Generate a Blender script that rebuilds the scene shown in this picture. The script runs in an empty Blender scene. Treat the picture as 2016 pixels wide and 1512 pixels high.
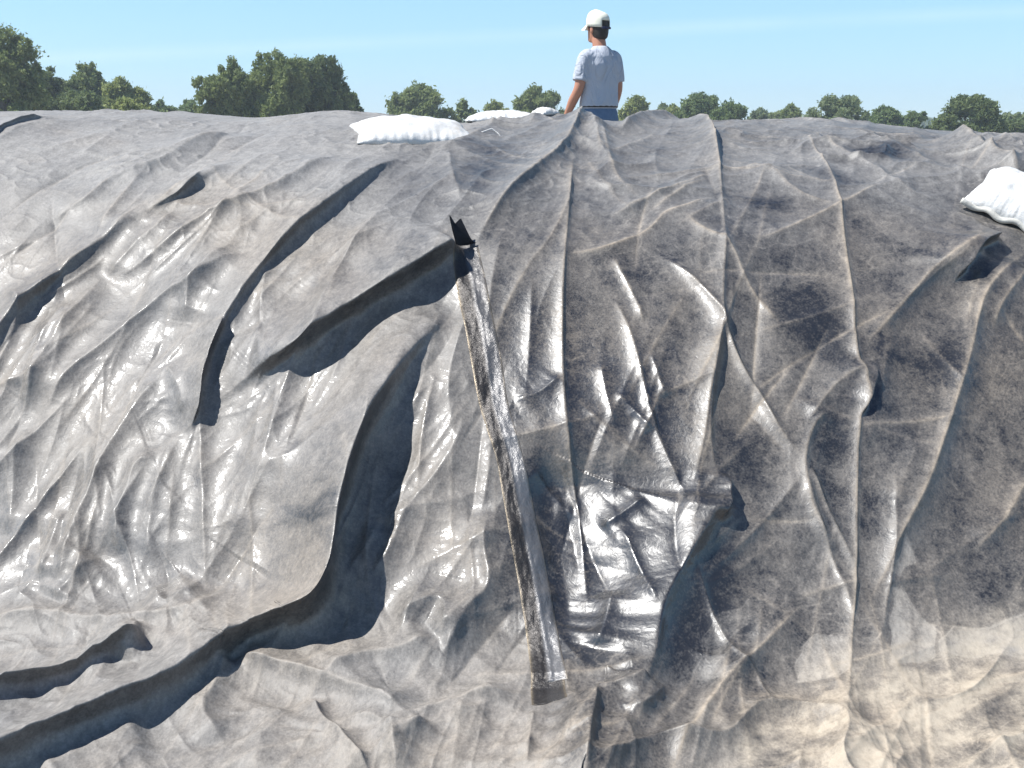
import bpy, bmesh, math, random
import numpy as np
from mathutils import Vector, Matrix

random.seed(7)
RNG = np.random.default_rng(11)
S = bpy.context.scene
COL = S.collection
R = math.radians

# ------------------------------------------------------------------ camera
CAM_Z = 1.60
FPX = 2016.0                      # focal length in photo pixels (36 mm on 36 mm)
PITCH = math.atan((756 - 250) / FPX)
cam_d = bpy.data.cameras.new("camera")
cam_d.lens = 36.0; cam_d.sensor_width = 36.0
cam_d.clip_start = 0.05; cam_d.clip_end = 5000
cam = bpy.data.objects.new("camera", cam_d); COL.objects.link(cam)
cam.location = (0, 0, CAM_Z)
cam.rotation_euler = (math.pi / 2 - PITCH, 0, 0)
S.camera = cam

# ------------------------------------------------------------------ light
SUN_TO = Vector((-0.56, -0.06, 0.83)).normalized()      # direction towards the sun
sun_el = math.asin(SUN_TO.z)
sun_az = math.atan2(SUN_TO.x, SUN_TO.y)                # from +Y towards +X
sd = bpy.data.lights.new("sun", 'SUN'); sd.energy = 5.0; sd.angle = R(0.53); sd.color = (1.0, 0.975, 0.93)
sun = bpy.data.objects.new("sun", sd); COL.objects.link(sun)
sun.rotation_euler = SUN_TO.to_track_quat('Z', 'Y').to_euler()

W = bpy.data.worlds.new("World"); S.world = W; W.use_nodes = True
nt = W.node_tree
bg = nt.nodes['Background']
sky = nt.nodes.new('ShaderNodeTexSky'); sky.sky_type = 'NISHITA'
sky.sun_disc = False; sky.sun_elevation = sun_el; sky.sun_rotation = sun_az
sky.altitude = 50; sky.air_density = 1.0; sky.dust_density = 0.0; sky.ozone_density = 2.5
# one faint streak of high thin cirrus, laid out by direction in the sky
geo = nt.nodes.new('ShaderNodeTexCoord')
sep = nt.nodes.new('ShaderNodeSeparateXYZ'); nt.links.new(geo.outputs['Generated'], sep.inputs[0])
def wmath(op, a, b=None, c=None):
    n = nt.nodes.new('ShaderNodeMath'); n.operation = op
    for i, v in enumerate((a, b, c)):
        if v is None: continue
        if isinstance(v, (int, float)): n.inputs[i].default_value = v
        else: nt.links.new(v, n.inputs[i])
    return n.outputs[0]
el = wmath('DIVIDE', sep.outputs['Z'], wmath('MAXIMUM', sep.outputs['Y'], 0.05))
xx = wmath('DIVIDE', sep.outputs['X'], wmath('MAXIMUM', sep.outputs['Y'], 0.05))
noi = nt.nodes.new('ShaderNodeTexNoise'); noi.inputs['Scale'].default_value = 9; noi.inputs['Detail'].default_value = 5
nt.links.new(geo.outputs['Generated'], noi.inputs['Vector'])
lin = wmath('MULTIPLY_ADD', xx, 0.046, 0.082)
off = wmath('ABSOLUTE', wmath('SUBTRACT', el, lin))
st = wmath('SUBTRACT', 1.0, wmath('MULTIPLY', off, 110.0)); st = wmath('MAXIMUM', st, 0.0)
st = wmath('MULTIPLY', wmath('MULTIPLY', st, noi.outputs['Fac']), 0.16)
front = wmath('GREATER_THAN', sep.outputs['Y'], 0.1)
st = wmath('MULTIPLY', st, front)
mixw = nt.nodes.new('ShaderNodeMixRGB'); mixw.inputs[2].default_value = (9, 9, 9, 1)
nt.links.new(st, mixw.inputs[0]); nt.links.new(sky.outputs[0], mixw.inputs[1])
tint = nt.nodes.new('ShaderNodeMixRGB'); tint.blend_type = 'MULTIPLY'; tint.inputs[0].default_value = 1.0
tint.inputs[2].default_value = (1.0, 1.0, 1.0, 1)
even = nt.nodes.new('ShaderNodeMixRGB'); even.inputs[0].default_value = 0.6; even.inputs[2].default_value = (2.15, 4.45, 6.7, 1)   # evens the pale horizon
hi = nt.nodes.new('ShaderNodeMapRange'); hi.interpolation_type = 'SMOOTHSTEP'; nt.links.new(sep.outputs['Z'], hi.inputs[0])
hi.inputs[1].default_value = .18; hi.inputs[2].default_value = .60            # towards the zenith the sky is deep blue again
nt.links.new(wmath('MULTIPLY', wmath('SUBTRACT', 1.0, hi.outputs[0]), .62), even.inputs[0])
deep = nt.nodes.new('ShaderNodeMixRGB'); deep.blend_type = 'MULTIPLY'; deep.inputs[2].default_value = (.45, .50, .60, 1)
nt.links.new(hi.outputs[0], deep.inputs[0]); nt.links.new(sky.outputs[0], deep.inputs[1])
nt.links.new(deep.outputs[0], even.inputs[1]); nt.links.new(even.outputs[0], mixw.inputs[1])
nt.links.new(mixw.outputs[0], tint.inputs[1]); nt.links.new(tint.outputs[0], bg.inputs['Color'])
bg.inputs['Strength'].default_value = 0.108

S.view_settings.view_transform = 'Standard'
S.view_settings.look = 'None'
S.view_settings.exposure = 0.66
S.view_settings.gamma = 1.0
S.cycles.max_bounces = 6
S.cycles.transparent_max_bounces = 8

# ------------------------------------------------------------------ helpers
def tag(o, label=None, cat=None, group=None, kind=None):
    if label: o['label'] = label
    if cat: o['category'] = cat
    if group: o['group'] = group
    if kind: o['kind'] = kind
    return o

def empty(name, loc, rz=0.0):
    o = bpy.data.objects.new(name, None); COL.objects.link(o)
    o.location = loc; o.rotation_euler = (0, 0, rz); o.empty_display_size = 0.2
    return o

def np_mesh(name, verts, quads=None, tris=None, smooth=True):
    me = bpy.data.meshes.new(name)
    verts = np.asarray(verts, dtype=np.float32)
    me.vertices.add(len(verts)); me.vertices.foreach_set('co', verts.ravel())
    loops = []; starts = []; tot = []
    pos = 0
    if quads is not None and len(quads):
        q = np.asarray(quads, dtype=np.int32); loops.append(q.ravel())
        starts.append(np.arange(len(q), dtype=np.int32) * 4 + pos); tot.append(np.full(len(q), 4, np.int32)); pos += q.size
    if tris is not None and len(tris):
        t = np.asarray(tris, dtype=np.int32); loops.append(t.ravel())
        starts.append(np.arange(len(t), dtype=np.int32) * 3 + pos); tot.append(np.full(len(t), 3, np.int32)); pos += t.size
    lo = np.concatenate(loops); st_ = np.concatenate(starts); tt = np.concatenate(tot)
    me.loops.add(len(lo)); me.loops.foreach_set('vertex_index', lo)
    me.polygons.add(len(st_)); me.polygons.foreach_set('loop_start', st_); me.polygons.foreach_set('loop_total', tt)
    me.update(calc_edges=True); me.validate()
    if smooth:
        me.polygons.foreach_set('use_smooth', np.ones(len(me.polygons), dtype=bool))
    return me

def attr(me, name, vals):
    a = me.attributes.new(name, 'FLOAT', 'POINT')
    a.data.foreach_set('value', np.asarray(vals, dtype=np.float32).ravel())

def link(name, me, mat=None, parent=None):
    o = bpy.data.objects.new(name, me); COL.objects.link(o)
    if mat: me.materials.append(mat)
    if parent: o.parent = parent
    return o

def grid_quads(nr, nc, wrap=False):
    i = np.arange(nr - 1)[:, None]
    j = np.arange(nc if wrap else nc - 1)[None, :]
    j2 = (j + 1) % nc
    a = i * nc + j; b = i * nc + j2; c = (i + 1) * nc + j2; d = (i + 1) * nc + j
    return np.stack([a, b, c, d], -1).reshape(-1, 4)

_perm = RNG.permutation(512).astype(np.int64)
_gang = RNG.random(512) * 2 * np.pi
_gx, _gy = np.cos(_gang), np.sin(_gang)
def noise2(x, y, seed=0):
    x = np.asarray(x, float) + seed * 17.31; y = np.asarray(y, float) - seed * 9.77
    xi = np.floor(x).astype(np.int64); yi = np.floor(y).astype(np.int64)
    xf = x - xi; yf = y - yi
    u = xf * xf * xf * (xf * (xf * 6 - 15) + 10); v = yf * yf * yf * (yf * (yf * 6 - 15) + 10)
    def g(ix, iy, fx, fy):
        h = _perm[(_perm[ix & 511] + iy) & 511]
        return _gx[h] * fx + _gy[h] * fy
    n00 = g(xi, yi, xf, yf); n10 = g(xi + 1, yi, xf - 1, yf)
    n01 = g(xi, yi + 1, xf, yf - 1); n11 = g(xi + 1, yi + 1, xf - 1, yf - 1)
    return ((n00 * (1 - u) + n10 * u) * (1 - v) + (n01 * (1 - u) + n11 * u) * v) * 1.5
def fbm(x, y, oct=4, seed=0, gain=0.5):
    a = 1.0; f = 1.0; t = 0; s = 0
    for o in range(oct):
        t = t + a * noise2(x * f, y * f, seed + o * 3); s += a; a *= gain; f *= 2.03
    return t / s
def sstep(a, b, x):
    t = np.clip((x - a) / (b - a), 0, 1); return t * t * (3 - 2 * t)

# node material helper -------------------------------------------------
class Mat:
    def __init__(s, name):
        s.m = bpy.data.materials.new(name); s.m.use_nodes = True
        s.nt = s.m.node_tree; s.b = s.nt.nodes['Principled BSDF']
    def n(s, t, **kw):
        n = s.nt.nodes.new(t)
        for k, v in kw.items(): setattr(n, k, v)
        return n
    def l(s, a, b): s.nt.links.new(a, b)
    def setin(s, n, i, v):
        if isinstance(v, bpy.types.NodeSocket): s.l(v, n.inputs[i])
        else: n.inputs[i].default_value = v
    def math(s, op, a, b=None, clamp=False):
        n = s.n('ShaderNodeMath', operation=op); n.use_clamp = clamp
        s.setin(n, 0, a)
        if b is not None: s.setin(n, 1, b)
        return n.outputs[0]
    def mix(s, f, a, b):
        n = s.n('ShaderNodeMixRGB'); s.setin(n, 0, f)
        s.setin(n, 1, a if isinstance(a, bpy.types.NodeSocket) else (*a, 1)); s.setin(n, 2, b if isinstance(b, bpy.types.NodeSocket) else (*b, 1))
        return n.outputs[0]
    def noise(s, scale, detail=4, rough=0.55, vec=None, dist=0.0):
        n = s.n('ShaderNodeTexNoise'); n.inputs['Scale'].default_value = scale; n.inputs['Detail'].default_value = detail
        n.inputs['Roughness'].default_value = rough; n.inputs['Distortion'].default_value = dist
        if vec is not None: s.l(vec, n.inputs['Vector'])
        return n.outputs['Fac']
    def ramp(s, f, a, b):
        n = s.n('ShaderNodeMapRange'); s.setin(n, 0, f); n.inputs[1].default_value = a; n.inputs[2].default_value = b
        n.interpolation_type = 'SMOOTHSTEP'
        return n.outputs[0]
    def coord(s, scale=(1, 1, 1), rot=(0, 0, 0)):
        t = s.n('ShaderNodeTexCoord'); m = s.n('ShaderNodeMapping')
        m.inputs['Scale'].default_value = scale; m.inputs['Rotation'].default_value = rot
        s.l(t.outputs['Object'], m.inputs[0]); return m.outputs[0]
    def attr(s, name):
        n = s.n('ShaderNodeAttribute', attribute_name=name); return n.outputs['Fac']
    def bump(s, h, strength, dist, normal=None):
        n = s.n('ShaderNodeBump'); n.inputs['Strength'].default_value = strength; n.inputs['Distance'].default_value = dist
        s.l(h, n.inputs['Height'])
        if normal is not None: s.l(normal, n.inputs['Normal'])
        return n.outputs[0]
    def set(s, **kw):
        for k, v in kw.items(): s.setin(s.b, k.replace('_', ' '), (*v, 1) if isinstance(v, tuple) and len(v) == 3 else v)

def simple(name, col, rough=0.6, var=0.12, scale=8, bump=0.0, bscale=40, bdist=0.01):
    m = Mat(name); v = m.coord()
    f = m.noise(scale, 5, vec=v)
    m.set(Base_Color=m.mix(f, tuple(c * (1 - var) for c in col), tuple(min(1, c * (1 + var)) for c in col)), Roughness=rough)
    if bump: m.set(Normal=m.bump(m.noise(bscale, 4, vec=v), bump, bdist))
    return m.m

# ------------------------------------------------------------------ the ground
gm = Mat('dry_soil'); gv = gm.coord()
gm.set(Base_Color=gm.mix(gm.noise(0.35, 6, vec=gv), (0.22, 0.17, 0.12), (0.34, 0.27, 0.19)), Roughness=0.95)
gm.set(Normal=gm.bump(gm.noise(9, 6, vec=gv), 0.5, 0.05))
nx = 81
gx = np.sign(np.linspace(-1, 1, nx)) * np.abs(np.linspace(-1, 1, nx)) ** 3 * 2500
GX, GY = np.meshgrid(gx, gx)
GZ = -0.06 + 0.0 * GX
o = link('ground', np_mesh('ground', np.stack([GX, GY, GZ], -1).reshape(-1, 3), grid_quads(nx, nx)), gm.m)
tag(o, kind='structure')

# ------------------------------------------------------------------ the covered pile: base shape
PY = np.array([-2.5, 1.0, 2.10, 2.45, 2.62, 2.80, 3.00, 3.30, 3.66, 3.90, 4.15, 4.50, 5.00, 5.60, 6.20, 6.70, 7.20, 7.80, 8.20, 10.0, 10.5, 11.1, 11.6, 12.5])
PZ = np.array([-.02, 0.00, 0.01, 0.035, 0.095, 0.22, 0.40, 0.68, 0.985, 1.15, 1.265, 1.37, 1.46, 1.535, 1.565, 1.50, 1.30, 1.00, 0.82, 0.79, 0.55, 0.14, 0.00, -.03])
fy = np.linspace(PY[0], PY[-1], 6001)
fz = np.interp(fy, PY, PZ)
ker = np.exp(-0.5 * (np.arange(-120, 121) / 30.0) ** 2); ker /= ker.sum()
fz = np.convolve(np.pad(fz, 120, mode='edge'), ker, 'valid')
farc = np.concatenate([[0], np.cumsum(np.hypot(np.diff(fy), np.diff(fz)))])
fsl = np.gradient(fz, fy)
def arc_of_y(y): return np.interp(y, fy, farc)
# crest height along x, read off the skyline: x (m, at the crest) -> extra height
CREST_PX = np.array([-900, -200, 0, 200, 400, 520, 600, 690, 760, 900, 1000, 1060, 1110, 1160, 1210, 1260, 1330, 1400, 1480, 1560, 1650, 1750, 1830, 1930, 2016, 2300, 3000], float)
CREST_PY = np.array([228, 222, 221, 220, 221, 231, 224, 219, 226, 240, 240, 238, 238, 240, 242, 238, 236, 238, 236, 232, 241, 250, 256, 260, 266, 275, 300], float)
cx_ = (CREST_PX - 1008) / FPX * 6.2
cz_ = (250 - CREST_PY) * 6.2 / FPX * 0.97 + 0.035
_fx = np.linspace(-20, 20, 4001)
_fm = np.interp(_fx, cx_, cz_)
k2 = np.exp(-0.5 * (np.arange(-40, 41) / 8.0) ** 2); k2 /= k2.sum()
_fm = np.convolve(np.pad(_fm, 40, mode='edge'), k2, 'valid')
def crest_mod(x): return np.interp(x, _fx, _fm)
_shx = np.array([-8, -3, -1.6, -0.8, 0, 0.8, 1.6, 3, 8]); _shv = np.array([1.1, 0.66, 0.48, 0.22, 0.04, 0.08, 0.20, 0.34, 0.7])
_fs = np.interp(_fx, _shx, _shv); k3 = np.exp(-0.5 * (np.arange(-100, 101) / 40.0) ** 2); k3 /= k3.sum()
_fs = np.convolve(np.pad(_fs, 100, mode='edge'), k3, 'valid')
def shift(x, yp): return np.interp(x, _fx, _fs) * (1 - sstep(3.6, 6.0, yp))
def wc(yp): return sstep(3.6, 6.0, yp) * (1 - sstep(6.8, 8.0, yp))
def base(x, v):
    yp = np.interp(v, farc, fy); z = np.interp(v, farc, fz)
    return np.stack([x, yp + shift(x, yp), z + crest_mod(x) * wc(yp)], -1)
def base_n(x, v):
    e = 0.01
    a = base(x + e, v) - base(x - e, v); b = base(x, v + e) - base(x, v - e)
    n = np.cross(a, b); return n / np.linalg.norm(n, axis=-1, keepdims=True)
CP, SP = math.cos(PITCH), math.sin(PITCH)
def ray(px, py):
    dx = (np.asarray(px, float) - 1008) / FPX; dy = (756 - np.asarray(py, float)) / FPX
    return np.stack([dx, CP + dy * SP, -SP + dy * CP], -1)
_tab_x = np.linspace(-9, 9, 181); _tab_y = np.linspace(-2, 11, 1301)
_TX, _TV = np.meshgrid(_tab_x, arc_of_y(_tab_y), indexing='ij')
_TB = base(_TX, _TV)
def on_pile(px, py, h=0.0):
    """where the sight line through a photo pixel meets the pile, h metres above it -> (x, v)"""
    px = np.atleast_1d(np.asarray(px, float)); py = np.atleast_1d(np.asarray(py, float))
    D = ray(px, py)
    t = np.linspace(1.2, 7.2, 3600)[None, :]
    X = D[:, 0:1] * t; Y = D[:, 1:2] * t; Z = CAM_Z + D[:, 2:3] * t
    sh = shift(X, Y); yp = Y - sh; sh = shift(X, yp); yp = Y - sh
    zs = np.interp(yp, fy, fz) + crest_mod(X) * wc(yp)
    sl = np.interp(yp, fy, fsl); ca = 1 / np.sqrt(1 + sl * sl)
    f = (Z - zs) * ca - h
    f = np.where(yp > 6.45, 9.0, f)
    neg = f < 0
    idx = np.where(neg.any(1), neg.argmax(1), np.abs(f).argmin(1))
    r = np.arange(len(px))
    yf = yp[r, idx] + h * (sl * ca)[r, idx]          # foot of the perpendicular
    return X[r, idx], arc_of_y(yf)

# grid: a fan that is fine where the pile is seen, coarser beside and behind
kd = np.linspace(-0.475, 0.475, 1180)
kc = 0.475 + np.cumsum(np.linspace(0.002, 0.05, 60))
K = np.concatenate([-kc[::-1], kd, kc])
def vseg(y0, y1, n): return np.linspace(arc_of_y(y0), arc_of_y(y1), n, endpoint=False)
V = np.concatenate([vseg(-1.5, 1.7, 40), vseg(1.7, 2.7, 300), vseg(2.7, 4.3, 430), vseg(4.3, 7.0, 260), vseg(7.0, 11.9, 90)])
NC, NR = len(K), len(V)
VV = np.repeat(V[:, None], NC, 1)
XX = K[None, :] * (np.interp(V, farc, fy) + 1.0)[:, None]

H = np.zeros_like(XX); DX = np.zeros_like(XX); DV = np.zeros_like(XX); RID = np.zeros_like(XX); SHD = np.zeros_like(XX)

def catmull(P, n=10):
    P = np.asarray(P, float)
    if len(P) < 3:
        t = np.linspace(0, 1, n + 1)[:, None]; return P[0] * (1 - t) + P[1] * t
    Q = np.vstack([2 * P[0] - P[1], P, 2 * P[-1] - P[-2]])
    out = []
    for i in range(1, len(Q) - 2):
        p0, p1, p2, p3 = Q[i - 1:i + 3]
        t = np.linspace(0, 1, n, endpoint=False)[:, None]
        out.append(0.5 * ((2 * p1) + (-p0 + p2) * t + (2 * p0 - 5 * p1 + 4 * p2 - p3) * t * t + (-p0 + 3 * p1 - 3 * p2 + p3) * t ** 3))
    out.append(P[-1][None]); return np.vstack(out)

def curve_dist(xs, vs, reach):
    """signed distance (+ = image right / shadow side when the curve runs downwards), param 0..1, unit normal, index window"""
    m0, m1 = vs.min() - reach, vs.max() + reach
    r0, r1 = np.searchsorted(V, [m0, m1])
    if r1 - r0 < 2: return None
    xmn, xmx = xs.min() - reach, xs.max() + reach
    cols = np.where(((XX[r0:r1] >= xmn) & (XX[r0:r1] <= xmx)).any(0))[0]
    if len(cols) < 2: return None
    c0, c1 = cols[0], cols[-1] + 1
    x = XX[r0:r1, c0:c1].astype(np.float32); v = VV[r0:r1, c0:c1].astype(np.float32)
    best = np.full(x.shape, 1e9, np.float32); sg = np.zeros_like(best); par = np.zeros_like(best)
    nxa = np.zeros_like(best); nva = np.zeros_like(best)
    L = np.concatenate([[0], np.cumsum(np.hypot(np.diff(xs), np.diff(vs)))])
    for i in range(len(xs) - 1):
        ax, av, bx, bv = xs[i], vs[i], xs[i + 1], vs[i + 1]
        lx, lv = bx - ax, bv - av; ll = math.hypot(lx, lv)
        if ll < 1e-6: continue
        # window for this piece
        rr0, rr1 = np.searchsorted(V[r0:r1], [min(av, bv) - reach, max(av, bv) + reach])
        if rr1 <= rr0: continue
        sl_ = slice(rr0, rr1)
        xw, vw = x[sl_], v[sl_]
        t = np.clip(((xw - ax) * lx + (vw - av) * lv) / (ll * ll), 0, 1)
        dx = xw - (ax + t * lx); dv = vw - (av + t * lv)
        d = np.hypot(dx, dv)
        nx_, nv_ = -lv / ll, lx / ll
        s = dx * nx_ + dv * nv_
        up = d < best[sl_]
        best[sl_] = np.where(up, d, best[sl_])
        sg[sl_] = np.where(up, np.sign(s), sg[sl_])
        par[sl_] = np.where(up, (L[i] + t * ll) / L[-1], par[sl_])
        nxa[sl_] = np.where(up, nx_, nxa[sl_]); nva[sl_] = np.where(up, nv_, nva[sl_])
    return (slice(r0, r1), slice(c0, c1)), best, sg, par, nxa, nva

def fold(pts, h, wl, wr, lean=0.0, p=1.0, t0=0.25, t1=0.25, dust=0.0, wob=0.15, rnd=0.07):
    P = np.array([q[:2] for q in pts], float)
    hs = np.array([q[2] if len(q) > 2 else 1.0 for q in pts], float)      # optional height factor per point
    C = catmull(P, 9)
    hh = np.interp(np.linspace(0, 1, len(C)), np.linspace(0, 1, len(P)), hs)
    xs, vs = on_pile(C[:, 0], C[:, 1], 0.0)
    xs2, vs2 = on_pile(C[:, 0], C[:, 1], h * 0.9)
    xs = xs * (1 - hh.clip(0, 1)) + xs2 * hh.clip(0, 1); vs = vs * (1 - hh.clip(0, 1)) + vs2 * hh.clip(0, 1)
    for _ in range(2):
        xs[1:-1] = 0.25 * xs[:-2] + 0.5 * xs[1:-1] + 0.25 * xs[2:]; vs[1:-1] = 0.25 * vs[:-2] + 0.5 * vs[1:-1] + 0.25 * vs[2:]
    reach = max(wl, wr) * (4.5 if p < 1.5 else 2.4)
    res = curve_dist(xs - 0.0, vs, reach)
    if res is None: return
    w, d, sg, par, nxa, nva = res
    hp = np.interp(par, np.linspace(0, 1, len(hh)), hh)
    tp = np.ones_like(par)
    if t0 > 0: tp = tp * sstep(0, t0, par)
    if t1 > 0: tp = tp * sstep(0, t1, 1 - par)
    tp = tp * hp
    wv = 1 + wob * 2.0 * noise2(par * 7 + h * 50, par * 0 + wl * 31, 5)
    wid = np.where(sg > 0, wr, wl) * wv
    e = rnd
    if p < 1.5: q = np.sqrt((d / wid) ** 2 + e * e) - e
    else: q = (d / wid) ** p
    E = np.exp(-q)
    H[w] += h * E * tp
    if lean:
        Wd = lean * tp * E ** 1.3
        DX[w] += Wd * nxa; DV[w] += Wd * nva
    if dust: RID[w] = np.maximum(RID[w], dust * tp ** 0.5 * np.exp(-(d / 0.008) ** 1.2) + 0.25 * dust * tp ** 0.5 * np.exp(-(d / 0.03)))

# ---- folds of the cover (photo pixels; they run from the top of the pile down) ----
# big overturned folds with deep shade on their right
fold([(812, 288, .6), (760, 305), (700, 340), (620, 400), (560, 450), (505, 510), (462, 570), (430, 625), (405, 690), (388, 760, .7), (376, 850, .45), (358, 930, .3), (342, 1010, .2), (335, 1080, .1)], .055, .070, .028, .036, 1, .25, .2, .1, rnd=.5)
fold([(905, 440, .9), (860, 458), (800, 492), (730, 535), (670, 572), (614, 617), (558, 658), (495, 703, .8), (450, 755, .5), (405, 809, .2)], .125, .085, .042, .085, 1, .08, .35, .05, rnd=.5)
fold([(880, 590, .1), (836, 632, .25), (780, 690, .36), (724, 762, .48), (680, 828, .6), (642, 900, .75), (612, 985, .9), (602, 1040), (594, 1090), (575, 1128, .95), (535, 1150, .85),
      (470, 1190, .72), (409, 1226, .66), (372, 1258, .64), (316, 1294, .64), (242, 1327, .64), (167, 1357, .62), (89, 1392, .6), (0, 1425, .6), (-120, 1470, .6)], .215, .085, .050, .13, 1, .06, .0, .12, rnd=.4)
fold([(290, 1240), (240, 1254), (186, 1268), (93, 1294), (0, 1320), (-100, 1350)], .09, .065, .035, .05, 1, .12, .0, .3)
fold([(470, 300, .3), (446, 320, .4), (390, 353, .5), (335, 378, .45), (290, 409, .4), (238, 439, .4), (178, 476, .5), (130, 506, .8), (74, 547), (25, 590), (-20, 650), (-60, 740)], .078, .065, .040, .035, 1, .2, .0, .15, rnd=.5)
fold([(395, 352, .0), (380, 362, .8), (345, 385), (310, 408, .6), (290, 424, 0)], .035, .06, .022, .022, 1, .1, .1)
fold([(110, 222), (48, 231), (0, 250), (-60, 290)], .035, .14, .02, .03, 1, .2, 0, .2)
fold([(1975, 446, .8), (1930, 458), (1898, 490), (1884, 525), (1880, 560, .5)], .075, .08, .022, .05, 1, .15, .25, .2)
fold([(1410, 950, .7), (1394, 1004, .8), (1346, 1078), (1300, 1160), (1284, 1231, .85), (1279, 1279, .6), (1253, 1353, .6), (1212, 1446, .6), (1180, 1530, .6)], .10, .20, .085, .02, 1, .1, .0, .25)
fold([(1300, 1350, .0), (1290, 1375, .9), (1262, 1410), (1225, 1440, .5)], .028, .05, .04, .012, 1, .2, .2)
fold([(1156, 1360), (1150, 1420), (1140, 1470), (1130, 1530)], .05, .09, .045, .02, 1, .2, 0, .3)
fold([(1720, 715, .3), (1706, 745), (1690, 790), (1682, 830, .4)], .03, .05, .02, .03, 1, .2, .2)
fold([(1425, 925, .2), (1420, 960), (1412, 1010), (1405, 1040, .2)], .05, .05, .02, .03, 1, .2, .2)
fold([(1075, 860, .3), (1085, 950), (1095, 1060), (1115, 1180), (1125, 1290, .7), (1135, 1350, .3)], -.075, .07, .24, 0, 2, .2, .35)
# kinked tuck below the first fold
fold([(432, 628, .5), (424, 640), (410, 668), (398, 708, .9), (392, 745), (384, 800), (374, 860, .4)], .045, .04, .016, .035, 1, .1, .2, .2)
fold([(396, 712), (398, 785), (398, 822), (405, 950), (408, 1075), (405, 1155)], .022, .05, .04, 0, 1, .1, .2, .3)
# long soft folds of the left half
for pts, h, wl, wr, du in [
    ([(150, 235), (56, 249), (0, 273), (-60, 300)], .03, .1, .04, .2),
    ([(491, 242), (428, 264), (372, 286), (316, 316), (260, 335), (208, 357), (167, 387), (126, 404), (60, 440)], .05, .14, .05, .35),
    ([(440, 262), (360, 292), (300, 312), (238, 331), (160, 325)], .03, .08, .05, .4),
    ([(286, 337), (238, 387), (208, 428), (186, 465)], .035, .06, .04, .5),
    ([(338, 413), (316, 446), (260, 487), (200, 540)], .035, .07, .03, .35),
    ([(670, 290), (580, 342), (484, 390), (409, 424), (335, 469), (290, 500), (240, 525), (197, 545)], .06, .12, .035, .3),
    ([(720, 300), (610, 387), (540, 410), (484, 446), (409, 498)], .03, .10, .04, .25),
    ([(498, 457), (446, 480), (383, 555), (335, 572), (260, 625), (208, 673), (149, 722), (119, 759), (89, 807), (56, 837)], .06, .10, .035, .25),
    ([(470, 490), (420, 530), (383, 560), (368, 610), (362, 640)], .045, .05, .025, .1),
    ([(324, 714), (283, 777), (242, 844), (208, 911), (180, 990), (150, 1060), (112, 1185)], .06, .07, .05, .3),
    ([(324, 714), (342, 740), (357, 777), (360, 820)], .03, .04, .04, .1),
    ([(331, 893), (300, 905), (275, 920), (262, 965), (245, 1020), (235, 1095)], .05, .06, .05, .25),
    ([(145, 588), (112, 629), (86, 681), (78, 740), (60, 800)], .035, .05, .04, .1),
    ([(200, 517), (167, 576), (130, 636), (74, 748), (37, 822), (0, 889), (-40, 990)], .05, .07, .05, .3),
    ([(60, 840), (40, 900), (30, 980), (20, 1060)], .035, .06, .05, .2),
    ([(200, 1097), (160, 1138), (112, 1190)], .04, .05, .03, .1),
    ([(130, 1000), (110, 1060), (85, 1150)], .04, .05, .04, .2),
    ([(0, 560), (40, 600), (20, 680), (-20, 760)], .04, .05, .03, .1),
    ([(345, 850), (320, 960), (300, 1060), (310, 1130)], .035, .06, .06, .3),
    ([(520, 640), (470, 700), (430, 760), (410, 800)], .02, .06, .05, .2),
    ([(907, 785), (910, 841), (888, 889), (847, 948), (800, 1010), (770, 1085), (706, 1167)], .045, .05, .06, .05),
    ([(743, 1030), (732, 1074), (698, 1119), (660, 1200)], .03, .04, .05, .05),
    ([(962, 985), (955, 1074), (964, 1149), (925, 1201), (895, 1260), (858, 1316)], .06, .06, .04, .05),
    ([(780, 1227), (829, 1193), (866, 1182), (881, 1205), (876, 1268)], .04, .04, .04, .1),
    ([(960, 955), (900, 985), (830, 1000), (740, 1030), (640, 1035)], .015, .03, .03, .1),
    ([(620, 780), (560, 830), (520, 900), (480, 1000), (470, 1090)], .025, .10, .10, .05),
    ([(530, 870), (480, 960), (430, 1080), (420, 1150)], .02, .06, .06, .1),
]:
    fold(pts, h * .72, wl, max(wr, .04) * 1.15, 0.0, 1, .2, .2, du)
# the bulges along the toe, bottom left
for pts, h, wl, wr, du in [
    ([(305, 1149), (335, 1197), (365, 1180), (402, 1152)], .03, .04, .05, .1),
    ([(460, 1130), (400, 1190), (300, 1215), (180, 1215), (74, 1205), (-60, 1215)], .06, .08, .10, .5),
    ([(446, 1290), (500, 1297), (558, 1309), (662, 1339), (750, 1380), (810, 1420)], .07, .05, .12, .5),
    ([(446, 1290), (431, 1342), (402, 1402), (440, 1450)], .05, .07, .07, .4),
    ([(614, 1365), (632, 1413), (670, 1454), (735, 1525)], .05, .06, .025, .2),
    ([(650, 1409), (724, 1424), (769, 1435), (855, 1405), (948, 1376), (1044, 1361)], .045, .06, .06, .4),
    ([(769, 1435), (774, 1470), (780, 1530)], .04, .04, .04, .2),
    ([(860, 1250), (790, 1285), (720, 1300), (640, 1345)], .045, .08, .07, .5),
    ([(286, 1242), (270, 1275), (240, 1310)], .03, .04, .03, .3),
    ([(840, 1440), (800, 1480), (780, 1530)], .02, .05, .05, .3),
    ([(560, 1390), (520, 1440), (500, 1530)], .03, .1, .1, .3),
    ([(300, 1440), (200, 1470), (60, 1530)], .03, .12, .12, .2),
    ([(1156, 1365), (1186, 1376), (1245, 1361), (1262, 1340)], .035, .04, .05, .4),
    ([(915, 1400), (900, 1460), (890, 1530)], .02, .05, .05, .2),
]:
    fold(pts, h, wl, wr, 0.0, 1, .18, .18, du)
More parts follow.
